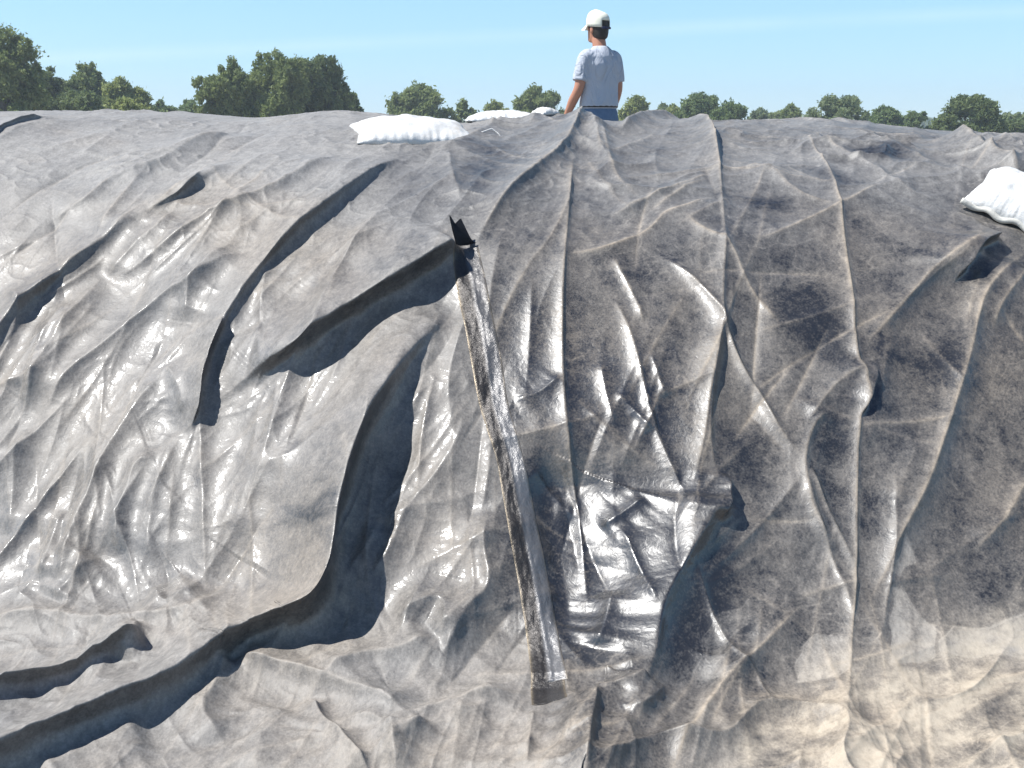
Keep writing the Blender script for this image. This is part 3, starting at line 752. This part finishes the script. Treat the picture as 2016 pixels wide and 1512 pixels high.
def place_bag(label, px, py, L, Wd, T, yaw, pitch, roll, seed, parts=(), rise=.25):
    x_, v_ = on_pile(px, py); c = surf(x_, v_)[0]; n = Vector(base_n(x_, v_)[0])
    root = empty('sandbag', tuple(Vector(c) + n * T * rise))
    q = Vector((0, 0, 1)).rotation_difference(n) @ Matrix.Rotation(yaw, 3, 'Z').to_quaternion() @ Matrix.Rotation(pitch, 3, 'X').to_quaternion() @ Matrix.Rotation(roll, 3, 'Y').to_quaternion()
    root.rotation_euler = q.to_euler()
    tag(root, label, 'sandbag', 'white bags weighing down the sheet')
    link('sack', make_bag('sack', L, Wd, T, seed), wb.m, root)
    for pn in parts:
        if pn == 'tie':
            v_, q_, t_ = merge([tube([(L / 2 - .02, -.02, .0), (L / 2 + .05, -.04, .02), (L / 2 + .10, -.03, .035), (L / 2 + .13, -.05, .015), (L / 2 + .15, -.09, -.01)], .004),
                                tube([(L / 2 - .02, -.05, .0), (L / 2 + .06, -.09, .0), (L / 2 + .13, -.13, -.02), (L / 2 + .17, -.145, -.025)], [.004, .005, .007, .006])])
            link('tie', np_mesh('tie', v_, q_, t_), wb.m, root)
        if pn == 'hem':
            pts = [(x_, -Wd / 2 - .004 + .006 * math.sin(x_ * 40), -.004 + .007 * math.sin(x_ * 55)) for x_ in np.linspace(-L / 2, L / 2, 50)]
            v_, q_, t_ = tube(pts, .013); link('hem', np_mesh('hem', v_, q_, t_), wd, root)
    return root
place_bag('long plump white bag lying left of centre on the crest, its tie trailing right', 812, 268, .60, .42, .115, R(14), 0, R(-1), 3, ('tie',), .04)
place_bag('low white bag partly sunk behind the crest, between the plump bag and the man', 990, 241, .44, .34, .075, R(4), 0, 0, 12, (), -.05)
place_bag('white bag of which only a small tip shows beside the standing man', 1072, 234, .13, .12, .05, R(40), 0, R(-4), 21, (), -.05)
place_bag('white bag with gathered soiled hem at the right edge of the photo', 2008, 414, .40, .34, .14, R(-38), R(2), R(4), 31, ('hem',), .2)

# ------------------------------------------------------------------ the man
def rings(secs, n=20):
    """secs: (centre xyz, rx, ry, [axis u, axis v]) elliptical rings lofted and capped"""
    vs = []; th = np.linspace(0, 2 * np.pi, n, endpoint=False)
    for s in secs:
        c = np.array(s[0]); rx, ry = s[1], s[2]
        u = np.array(s[3]) if len(s) > 3 else np.array([1, 0, 0]); v = np.array(s[4]) if len(s) > 4 else np.array([0, 1, 0])
        vs.append(c + rx * np.cos(th)[:, None] * u + ry * np.sin(th)[:, None] * v)
    m = len(secs); V_ = np.vstack(vs + [np.array(secs[0][0])[None], np.array(secs[-1][0])[None]])
    q = grid_quads(m, n, True); j = np.arange(n); j2 = (j + 1) % n
    t = np.vstack([np.stack([j2, j, np.full(n, m * n)], -1), np.stack([(m - 1) * n + j, (m - 1) * n + j2, np.full(n, m * n + 1)], -1)])
    return V_, q, t
def limb(pts, rads, n=14, sub=6):
    C = catmull(np.array(pts, float), sub); r = np.interp(np.linspace(0, 1, len(C)), np.linspace(0, 1, len(rads)), rads)
    # round off both ends
    return tube(C, r, n)
def ball(c, rx, ry, rz, n=16, m=10):
    secs = []
    for a in np.linspace(-.97, .97, m):
        s = math.sqrt(1 - a * a); secs.append(((c[0], c[1], c[2] + a * rz), rx * s, ry * s))
    return rings(secs, n)
def fuse(name, parts, mat, parent, voxel=.012, smooth=4):
    v_, q_, t_ = merge(parts); me = np_mesh(name + '_raw', v_, q_, t_)
    o_ = bpy.data.objects.new(name, me); COL.objects.link(o_)
    r_ = o_.modifiers.new('r', 'REMESH'); r_.mode = 'VOXEL'; r_.voxel_size = voxel; r_.use_smooth_shade = True
    s_ = o_.modifiers.new('s', 'SMOOTH'); s_.iterations = smooth; s_.factor = .5
    dg = bpy.context.evaluated_depsgraph_get(); dg.update()
    nm = bpy.data.meshes.new_from_object(o_.evaluated_get(dg)); nm.name = name
    o_.modifiers.clear(); o_.data = nm; bpy.data.meshes.remove(me)
    nm.materials.clear(); nm.materials.append(mat)
    nm.polygons.foreach_set('use_smooth', np.ones(len(nm.polygons), dtype=bool))
    o_.parent = parent; return o_

skin = simple('sunburnt_skin', (.43, .20, .125), .5, .10, 14, .1, 80)
shirt_m = Mat('grey_marl_cotton'); sv = shirt_m.coord()
shirt_m.set(Base_Color=shirt_m.mix(shirt_m.noise(220, 3, vec=sv), (.36, .39, .45), (.46, .49, .55)), Roughness=.9)
shirt_m.set(Normal=shirt_m.bump(shirt_m.noise(4.2, 3, .5, shirt_m.coord((1.3, 1.3, .75), (.5, .3, .2)), 1.4), .9, .08))
jean_m = Mat('blue_denim'); jv = jean_m.coord()
jean_m.set(Base_Color=jean_m.mix(jean_m.noise(30, 5, vec=jv), (.07, .12, .20), (.13, .20, .31)), Roughness=.9)
jean_m.set(Normal=jean_m.bump(jean_m.noise(14, 4, vec=jv), .4, .03))
hair_m = simple('dark_brown_hair', (.022, .015, .011), .55, .4, 60, .5, 160, .01)
cap_m = simple('cream_cap_cloth', (.74, .73, .62), .8, .05, 12, .2, 50)
belt_m = simple('black_leather', (.012, .012, .014), .45, .2)
boot_m = simple('brown_boot_leather', (.09, .055, .035), .6, .25)
strap_m = simple('navy_strap', (.01, .014, .05), .5, .2)

MY = 9.5
foot_z = 0.80
mx = at_depth(1180, 150, MY)[0]
man = empty('person', (mx, MY, foot_z), R(36))       # local +Y = the way he faces
tag(man, 'man in grey T-shirt, jeans and cream cap standing behind the crest, seen from behind', 'person')
# local frame: x right, y forward, z up; 1.76 m tall without cap
HY = R(3)                                             # head turned further left
def hd(x, y, z):                                        # head-local to body
    return (x * math.cos(HY) - y * math.sin(HY), x * math.sin(HY) + y * math.cos(HY) + .035, z)
hu = (math.cos(HY), math.sin(HY), 0); hv = (-math.sin(HY), math.cos(HY), 0)
head = rings([(hd(0, .035, 1.525), .030, .030, hu, hv), (hd(0, .038, 1.535), .047, .050, hu, hv), (hd(0, .025, 1.57), .058, .078, hu, hv), (hd(0, .012, 1.61), .066, .090, hu, hv),
              (hd(0, .006, 1.65), .072, .097, hu, hv), (hd(0, .0, 1.69), .075, .098, hu, hv), (hd(0, -.004, 1.725), .069, .090, hu, hv), (hd(0, -.004, 1.75), .048, .065, hu, hv), (hd(0, -.004, 1.762), .015, .02, hu, hv)])
nose = ball(hd(0, .104, 1.625), .013, .020, .024); jaw = ball(hd(0, .078, 1.555), .034, .03, .028)
lip = ball(hd(0, .092, 1.585), .022, .012, .010); brow = ball(hd(0, .085, 1.668), .045, .02, .012)
ears = [ball(hd(s * .076, -.004, 1.63), .012, .022, .034) for s in (-1, 1)]
neck = limb([(0, -.012, 1.40), (0, .0, 1.47), hd(0, -.01, 1.56)], [.072, .062, .060])
torso = rings([((0, 0, .86), .10, .07), ((0, 0, .90), .165, .115), ((0, 0, .98), .168, .118), ((0, 0, 1.08), .158, .112), ((0, 0, 1.2), .168, .115), ((0, -.005, 1.32), .178, .115), ((0, -.01, 1.40), .165, .095), ((0, -.012, 1.45), .11, .07), ((0, -.01, 1.48), .06, .055)])
def arm_pts(s):
    if s < 0: return [(-.150, -.005, 1.395), (-.200, .0, 1.27), (-.235, .0, 1.13), (-.245, .07, 1.02), (-.245, .15, .90)]
    return [(.150, -.005, 1.395), (.196, .0, 1.27), (.215, -.005, 1.13), (.218, .05, 1.0), (.212, .11, .88)]
arms = []; hands = []
for s in (-1, 1):
    p = arm_pts(s); arms.append(limb(p, [.058, .052, .044, .042, .029]))
    w = np.array(p[-1]); d = np.array(p[-1]) - np.array(p[-2]); d /= np.linalg.norm(d)
    palm = limb([w, w + d * .045, w + d * .095], [.026, .036, .034]); hands.append(palm)
    side_v = np.array([0, .8, .55]) if True else None
    side_v = np.cross(d, [s * 1.0, 0, 0]); side_v /= np.linalg.norm(side_v)
    inn = np.array([-s * 1.0, 0, 0])
    for k_, (o_f, ln) in enumerate([(-.030, .070), (-.010, .080), (.010, .075), (.029, .058)]):
        b0 = w + d * .088 + side_v * o_f
        hands.append(limb([b0, b0 + d * ln * .5 + inn * .008, b0 + d * ln * .85 + inn * .028, b0 + d * ln * .95 + inn * .045], [.0105, .0095, .0085, .007], 8, 4))
    b0 = w + d * .03 - side_v * .03
    hands.append(limb([b0, b0 + d * .03 - side_v * .022 + inn * .01, b0 + d * .062 - side_v * .026 + inn * .022], [.013, .0115, .009], 8, 4))
legs = [limb([(s * .09, 0, .90), (s * .105, .02, .52), (s * .115, -.01, .10)], [.085, .058, .038]) for s in (-1, 1)]
feet = [limb([(s * .115, -.05, .05), (s * .12, .05, .045), (s * .125, .16, .03)], [.042, .045, .032]) for s in (-1, 1)]
fuse('body', [head, nose, jaw, lip, brow, neck, torso] + ears + arms + hands + legs + feet, skin, man, .0075, 3)
eye_m = simple('eye_white', (.7, .68, .64), .3, .02)
# clothing
st_ = rings([((0, .0, .955), .182, .132), ((0, 0, .985), .196, .146), ((0, 0, 1.05), .192, .142), ((0, 0, 1.14), .190, .136), ((0, -.002, 1.24), .196, .138), ((0, -.008, 1.33), .204, .136), ((0, -.012, 1.40), .192, .116), ((0, -.014, 1.445), .140, .092), ((0, -.012, 1.475), .085, .076), ((0, -.006, 1.492), .070, .070)])
slv = []
for s in (-1, 1):
    p = arm_pts(s); a_, b_ = np.array(p[0]), np.array(p[1]); c_ = np.array(p[2])
    slv.append(limb([a_ + [-s * .05, 0, .0], a_ + [s * .01, 0, -.01], b_, b_ * .42 + c_ * .58], [.066, .074, .073, .072]))
shirt = fuse('tshirt', [st_] + slv, shirt_m.m, man, .009, 5)
jl = [limb([(s * .085, 0, .93), (s * .098, .0, .80), (s * .105, .02, .5), (s * .115, -.01, .08)], [.105, .112, .082, .074]) for s in (-1, 1)]
jt = rings([((0, 0, .80), .15, .12), ((0, -.008, .86), .186, .138), ((0, -.006, .93), .182, .132), ((0, 0, .99), .172, .124), ((0, 0, 1.015), .170, .122)])
fuse('jeans', [jt] + jl, jean_m.m, man, .011, 4)
link('belt', np_mesh('belt', *rings([((0, 0, .968), .186, .137), ((0, 0, .970), .192, .143), ((0, 0, 1.0), .190, .141), ((0, 0, 1.002), .184, .135)], 40)), belt_m, man)
fuse('hair', [rings([(hd(0, -.045, 1.545), .040, .030, hu, hv), (hd(0, -.040, 1.565), .062, .060, hu, hv), (hd(0, -.030, 1.60), .074, .076, hu, hv), (hd(0, -.022, 1.65), .081, .088, hu, hv), (hd(0, -.012, 1.70), .081, .096, hu, hv), (hd(0, -.01, 1.74), .062, .08, hu, hv)], 24)] +
     [ball(hd(s * .072, .022, 1.655), .010, .022, .04) for s in (-1, 1)], hair_m, man, .007, 2)
# cap: crown with an opening above the strap at the back, bill in front
cr_th = np.linspace(0, 2 * np.pi, 48, endpoint=False); cr = []
lev = [(1.655, 1.0), (1.68, 1.015), (1.715, 1.0), (1.745, .93), (1.77, .78), (1.785, .55), (1.793, .28)]
for z_, f_ in lev:
    cr.append(np.stack([np.array(hd(.094 * f_ * math.cos(t), -.004 + .113 * f_ * math.sin(t), z_ + .012 * math.sin(t))) for t in cr_th]))
cv = np.vstack(cr + [np.array(hd(0, -.004, 1.796))[None]]); nl = len(lev)
cq = [q for q in grid_quads(nl, 48, True).tolist()]
keep = []
for q in cq:
    c = cv[q].mean(0); ang = math.atan2(c[1] - .031, c[0]) + 0 - HY
    da = (ang + math.pi / 2 + math.pi) % (2 * math.pi) - math.pi
    if ((da / .50) ** 2 + ((c[2] - 1.665) / .052) ** 2) < 1: continue       # arched opening at the back
    keep.append(q)
ct = [[(nl - 1) * 48 + j, (nl - 1) * 48 + (j + 1) % 48, nl * 48] for j in range(48)]
cap_o = link('cap', np_mesh('cap', cv, keep, ct), cap_m, man)
so = cap_o.modifiers.new('t', 'SOLIDIFY'); so.thickness = .004
stp = link('strap', np_mesh('strap', *tube([hd(.096 * math.cos(t), -.004 + .115 * math.sin(t), 1.652 + .012 * math.sin(t)) for t in np.linspace(-math.pi / 2 - .55, -math.pi / 2 + .55, 14)], .011)), strap_m, cap_o)
bl = []
for t in np.linspace(.35, math.pi - .35, 15):
    for r_ in np.linspace(0, 1, 6):
        bl.append(hd(.092 * math.cos(t) * (1 + .05 * r_), -.004 + .11 * math.sin(t) + r_ * .075 * math.sin(t) ** .7, 1.672 + .006 - .028 * r_ - .02 * abs(math.cos(t)) * r_))
bl = np.array(bl); bq = grid_quads(15, 6)
link('bill', np_mesh('bill', np.vstack([bl, bl - [0, 0, .005]]), np.vstack([bq, bq[:, ::-1] + len(bl)])), cap_m, cap_o)
for s in (-1, 1):
    link('boot', np_mesh('boot', *limb([(s * .115, -.07, .055), (s * .12, .05, .055), (s * .125, .19, .035)], [.05, .054, .04])), boot_m, man)

# ------------------------------------------------------------------ trees and shrubs behind
def leaf_mat(name, c1, c2):
    m = Mat(name); v = m.coord()
    a = m.attr('shade')
    cc = m.mix(a, c1, c2); cc = m.mix(m.math('MULTIPLY', m.noise(.55, 4, vec=v), .5), cc, tuple(x * .8 for x in c1))
    m.set(Base_Color=cc, Roughness=.65, Specular_IOR_Level=.25)
    t = m.n('ShaderNodeBsdfTranslucent'); m.l(cc, t.inputs[0]); mx_ = m.n('ShaderNodeMixShader'); mx_.inputs[0].default_value = .45
    m.l(m.b.outputs[0], mx_.inputs[1]); m.l(t.outputs[0], mx_.inputs[2]); m.l(mx_.outputs[0], m.nt.nodes['Material Output'].inputs[0])
    return m.m
LM = {'olive': leaf_mat('olive_leaves', (0.158, 0.205, 0.073), (0.303, 0.359, 0.140)),
      'dark': leaf_mat('dark_leaves', (0.112, 0.154, 0.061), (0.217, 0.271, 0.110)),
      'pale': leaf_mat('pale_leaves', (0.211, 0.256, 0.085), (0.408, 0.454, 0.165)),
      'green': leaf_mat('green_leaves', (0.120, 0.175, 0.065), (0.225, 0.295, 0.118)),
      'grey': leaf_mat('greygreen_leaves', (0.172, 0.220, 0.110), (0.316, 0.380, 0.195))}
bark = simple('rough_bark', (.10, .078, .058), .9, .3, 12, .5, 30)

def make_tree(label, x0, x1, ytop, D, matk, kind, seed, group='trees beyond the pile', nleaf=None, ls=None, cat='tree'):
    rg_ = np.random.default_rng(seed)
    a = at_depth(x0, 250, D); b = at_depth(x1, 250, D); top = at_depth((x0 + x1) / 2, ytop, D)
    wdt = b[0] - a[0]; cx = (a[0] + b[0]) / 2; hgt = top[2] + .06
    root = empty('shrub' if cat == 'shrub' else 'tree', (cx, D, -.06)); tag(root, label, cat, group)
    rx = wdt / 2; dep = rx * .85
    # lobes of the crown
    low = .12 if cat == 'shrub' else .22
    nl_ = {'round': 16, 'weep': 20, 'airy': 16, 'shrub': 9}[kind]
    lobes = []
    for i in range(nl_):
        t = rg_.random()
        z = hgt * (low + (.84 - low) * t ** .7); lim = math.sqrt(max(.05, 1 - ((t - .30) / 1.0) ** 2))
        an = rg_.random() * 2 * math.pi; r_ = math.sqrt(rg_.random()) * .78 * lim
        rad = (.30 if kind != 'airy' else .25) * (rx + hgt * .5) / 1.6 * rg_.uniform(.62, 1.05) * (.75 + .25 * lim)
        rad = min(rad * (1.25 if kind == 'weep' else 1.0), rx * (.62 if kind == 'weep' else .5))
        lobes.append((r_ * math.cos(an) * rx, r_ * math.sin(an) * dep, z, rad, min(rad * rg_.uniform(.7, .95), hgt - z)))
    lobes.append((rg_.uniform(-.2, .2) * rx, 0, hgt * .84, rx * .42, hgt * .16))
    lobes.append((-rx * .66, 0, hgt * .45, rx * .33, hgt * .25)); lobes.append((rx * .66, 0, hgt * .42, rx * .33, hgt * .25))
    nleaf = nleaf or {'round': 40000, 'weep': 46000, 'airy': 16000, 'shrub': 13000}[kind]
    ls = ls or .0019 * D
    lv = np.array(lobes); wgt = lv[:, 3] ** 2 * lv[:, 4] ** .6; wgt /= wgt.sum()
    # twig clumps inside each lobe, leaves inside each clump
    ncl = max(60, nleaf // 75)
    li = rg_.choice(len(lv), ncl, p=wgt)
    dv = rg_.normal(size=(ncl, 3)); dv /= np.linalg.norm(dv, axis=1, keepdims=True)
    rr = rg_.random(ncl) ** .40
    cc = lv[li, :3] + dv * rr[:, None] * np.stack([lv[li, 3], lv[li, 3] * .9, lv[li, 4]], -1)
    csz = rg_.uniform(.5, 1.3, ncl) * (.050 * rx + .08)
    ci = rg_.integers(0, ncl, nleaf)
    off = rg_.normal(size=(nleaf, 3)) * csz[ci][:, None] * .62
    if kind == 'weep':
        off[:, 2] *= .95; off[:, 2] -= np.abs(rg_.normal(size=nleaf)) * csz[ci] * .5; off[:, :2] *= .9
    if kind == 'airy': off *= 1.15
    P = cc[ci] + off; P[:, 2] = np.clip(P[:, 2], .05, None)
    dn = rg_.normal(size=(nleaf, 3)); dn[:, 2] = dn[:, 2] * .7 + (.0 if kind == 'weep' else .35); dn /= np.linalg.norm(dn, axis=1, keepdims=True)
    t1 = np.cross(dn, rg_.normal(size=(nleaf, 3))); t1 /= np.linalg.norm(t1, axis=1, keepdims=True)
    if kind == 'weep': t1 = t1 * .8 + np.array([0, 0, -.5]); t1 /= np.linalg.norm(t1, axis=1, keepdims=True)
    t2 = np.cross(dn, t1)
    la = ls * rg_.uniform(.6, 1.3, nleaf)[:, None]; wa = la * .42
    V4 = np.stack([P - t1 * la, P + t2 * wa, P + t1 * la, P - t2 * wa], 1).reshape(-1, 3)
    me = np_mesh('crown', V4, np.arange(nleaf * 4).reshape(-1, 4), smooth=False)
    sh_ = np.clip(.58 + .22 * rg_.normal(size=ncl)[ci] + .12 * rg_.normal(size=nleaf), 0, 1)
    attr(me, 'shade', np.repeat(sh_, 4)); link('crown', me, LM[matk], root)
    # trunk(s) and limbs reaching into the lobes
    parts = []; th_ = max(.05, .028 * hgt)
    nst = 1 if cat == 'tree' and kind == 'round' else 2
    for s_ in range(nst):
        bx = (s_ - (nst - 1) / 2) * .3 * rx * .5
        z1 = hgt * (.28 if cat == 'tree' else .12)
        parts.append(tube(catmull([(bx, 0, 0), (bx * 1.1 + .03 * hgt * rg_.normal() * .5, 0, z1 * .5), (bx * 1.4, .02 * hgt * rg_.normal(), z1), (bx * 1.2, 0, hgt * .6)], 5), np.linspace(th_ * 1.2, th_ * .35, 16), 8))
        for l_ in lobes[s_::nst]:
            p0 = np.array([bx * 1.4, 0, z1 * rg_.uniform(.8, 1.5)]); p2 = np.array([l_[0], l_[1], l_[2] + l_[4] * .3]); p1 = (p0 + p2) / 2 + [0, 0, .06 * hgt]
            parts.append(tube(catmull([p0, p1, p2], 4), np.linspace(th_ * .5, th_ * .10, 9), 6))
    v_, q_, t_ = merge(parts); link('trunk', np_mesh('trunk', v_, q_, t_), bark, root)
    return root

TREES = [
 ('tall pale-leaved tree cut off by the left edge', -80, 100, 38, 44, 'olive', 'round', 1),
 ('dark low tree right beside the tall pale tree at the left edge', 62, 168, 132, 52, 'dark', 'round', 2),
 ('olive tree with the tallest yellowish crown between the dark tree and the open gap', 135, 248, 124, 55, 'olive', 'round', 3),
 ('smaller yellow-green tree sloping down at the right end of the left group', 205, 297, 152, 53, 'pale', 'round', 4),
 ('broad weeping tree forming the left half of the big clump', 398, 500, 112, 50, 'olive', 'weep', 6),
 ('tallest weeping tree in the middle of the big clump', 455, 602, 88, 51, 'olive', 'weep', 7),
 ('dark weeping tree forming the right half of the big clump', 560, 700, 96, 53, 'dark', 'weep', 8),
 ('rounded bushy tree just above the plump white bag', 752, 905, 170, 70, 'olive', 'round', 9),
 ('dense bushy tree directly left of the standing man', 1000, 1132, 174, 72, 'olive', 'round', 10),
 ('spiky light tree just right of the standing man', 1215, 1292, 189, 75, 'pale', 'airy', 11),
 ('wide bushy tree with feathery upright tips, second right of the man', 1322, 1462, 186, 70, 'green', 'round', 12),
 ('open sparse-leaved tree with sky showing through, in the middle of the right skyline', 1576, 1716, 189, 66, 'grey', 'airy', 13),
 ('small bright green dome-shaped tree between the sparse tree and the big round one', 1708, 1784, 213, 72, 'green', 'round', 14),
 ('big round dark-green tree nearest the right end of the skyline', 1838, 1976, 189, 58, 'dark', 'round', 15),
 ('small grey-green tree at the far right edge', 1952, 2024, 222, 70, 'grey', 'airy', 16),
]
for t in TREES: make_tree(*t)
SHR = [
 ('light yellow-green shrub at the foot of the left tree group', 222, 292, 192, 46, 'pale', 'shrub', 31),
 ('low green shrub in the gap, next to the left tree group', 290, 352, 200, 62, 'green', 'shrub', 32),
 ('taller green shrub in the gap, against the big weeping clump', 338, 412, 190, 64, 'green', 'shrub', 33),
 ('bright green sprig of a shrub at the right end of the weeping clump', 678, 712, 180, 56, 'green', 'shrub', 34),
 ('small olive shrub touching the right side of the rounded bushy tree', 885, 948, 196, 72, 'olive', 'shrub', 35),
 ('thin pale shrub above the low sunken white bag', 935, 1010, 199, 76, 'pale', 'shrub', 36),
 ('tiny shrub between the spiky light tree and the feathery tree', 1285, 1325, 204, 84, 'grey', 'shrub', 37),
 ('low hazy shrub right of the feathery-tipped tree', 1462, 1530, 214, 86, 'grey', 'shrub', 38),
 ('low olive shrub touching the left side of the sparse tree', 1515, 1590, 208, 80, 'olive', 'shrub', 39),
 ('low mixed green shrub touching the left side of the big round tree', 1770, 1845, 219, 70, 'green', 'shrub', 40),
 ('low pale shrub left of the feathery-tipped tree, right of the tiny shrub', 1300, 1350, 207, 80, 'pale', 'shrub', 41),
 ('broad low hazy shrub between the feathery tree and the low olive shrub', 1490, 1560, 218, 95, 'olive', 'shrub', 42),
 ('low dark shrub filling the gap between the sparse tree and the dome-shaped tree', 1680, 1740, 222, 76, 'dark', 'shrub', 43),
 ('dark low shrub touching the right side of the big round tree', 1930, 2040, 236, 64, 'dark', 'shrub', 44),
 ('low green shrub directly behind the standing man, mostly hidden by him', 1120, 1222, 205, 82, 'green', 'shrub', 45),
 ('dark bush filling the foot of the left tree group', 60, 240, 180, 48, 'dark', 'shrub', 46),
]
for t in SHR: make_tree(*t, group='shrubs beyond the pile', cat='shrub')

# far-off wood along the horizon, one mass of leaves
n_f = 26000
fx_ = RNG.uniform(-260, 260, n_f); fd = 230 + RNG.uniform(0, 20, n_f)
ht = 3.4 + 1.6 * fbm(fx_ * .05, fx_ * 0, 3, 150) + 1.0 * noise2(fx_ * .22, fx_ * 0, 151)
fzv = RNG.random(n_f) ** .7 * ht
Pf = np.stack([fx_, fd, fzv], -1); dn = RNG.normal(size=(n_f, 3)); dn /= np.linalg.norm(dn, axis=1, keepdims=True)
t1 = np.cross(dn, RNG.normal(size=(n_f, 3))); t1 /= np.linalg.norm(t1, axis=1, keepdims=True); t2 = np.cross(dn, t1)
V4 = np.stack([Pf - t1 * .7, Pf + t2 * .45, Pf + t1 * .7, Pf - t2 * .45], 1).reshape(-1, 3)
me = np_mesh('far_wood', V4, np.arange(n_f * 4).reshape(-1, 4), smooth=False); attr(me, 'shade', np.repeat(RNG.random(n_f), 4))
tag(link('far_wood', me, LM['grey']), 'thin bluish line of far-off woodland along the horizon', 'wood', kind='stuff')
# thin summer haze between here and the woods
hz = bpy.data.materials.new('air_haze'); hz.use_nodes = True; hn = hz.node_tree; hn.nodes.remove(hn.nodes['Principled BSDF'])
pvn = hn.nodes.new('ShaderNodeVolumePrincipled'); pvn.inputs['Density'].default_value = .0016; pvn.inputs['Color'].default_value = (.80, .90, 1.0, 1); pvn.inputs['Anisotropy'].default_value = .2
hn.links.new(pvn.outputs[0], hn.nodes['Material Output'].inputs['Volume'])
hx, hy0, hy1, hz0, hz1 = 290, -30, 290, -1.2, 12
hv = np.array([(x_, y_, z_) for z_ in (hz0, hz1) for x_, y_ in ((-hx, hy0), (hx, hy0), (hx, hy1), (-hx, hy1))])
ho = link('haze', np_mesh('haze', hv, [[3, 2, 1, 0], [4, 5, 6, 7], [0, 1, 5, 4], [1, 2, 6, 5], [2, 3, 7, 6], [3, 0, 4, 7]], smooth=False), hz)
tag(ho, kind='stuff')
print('scene built')
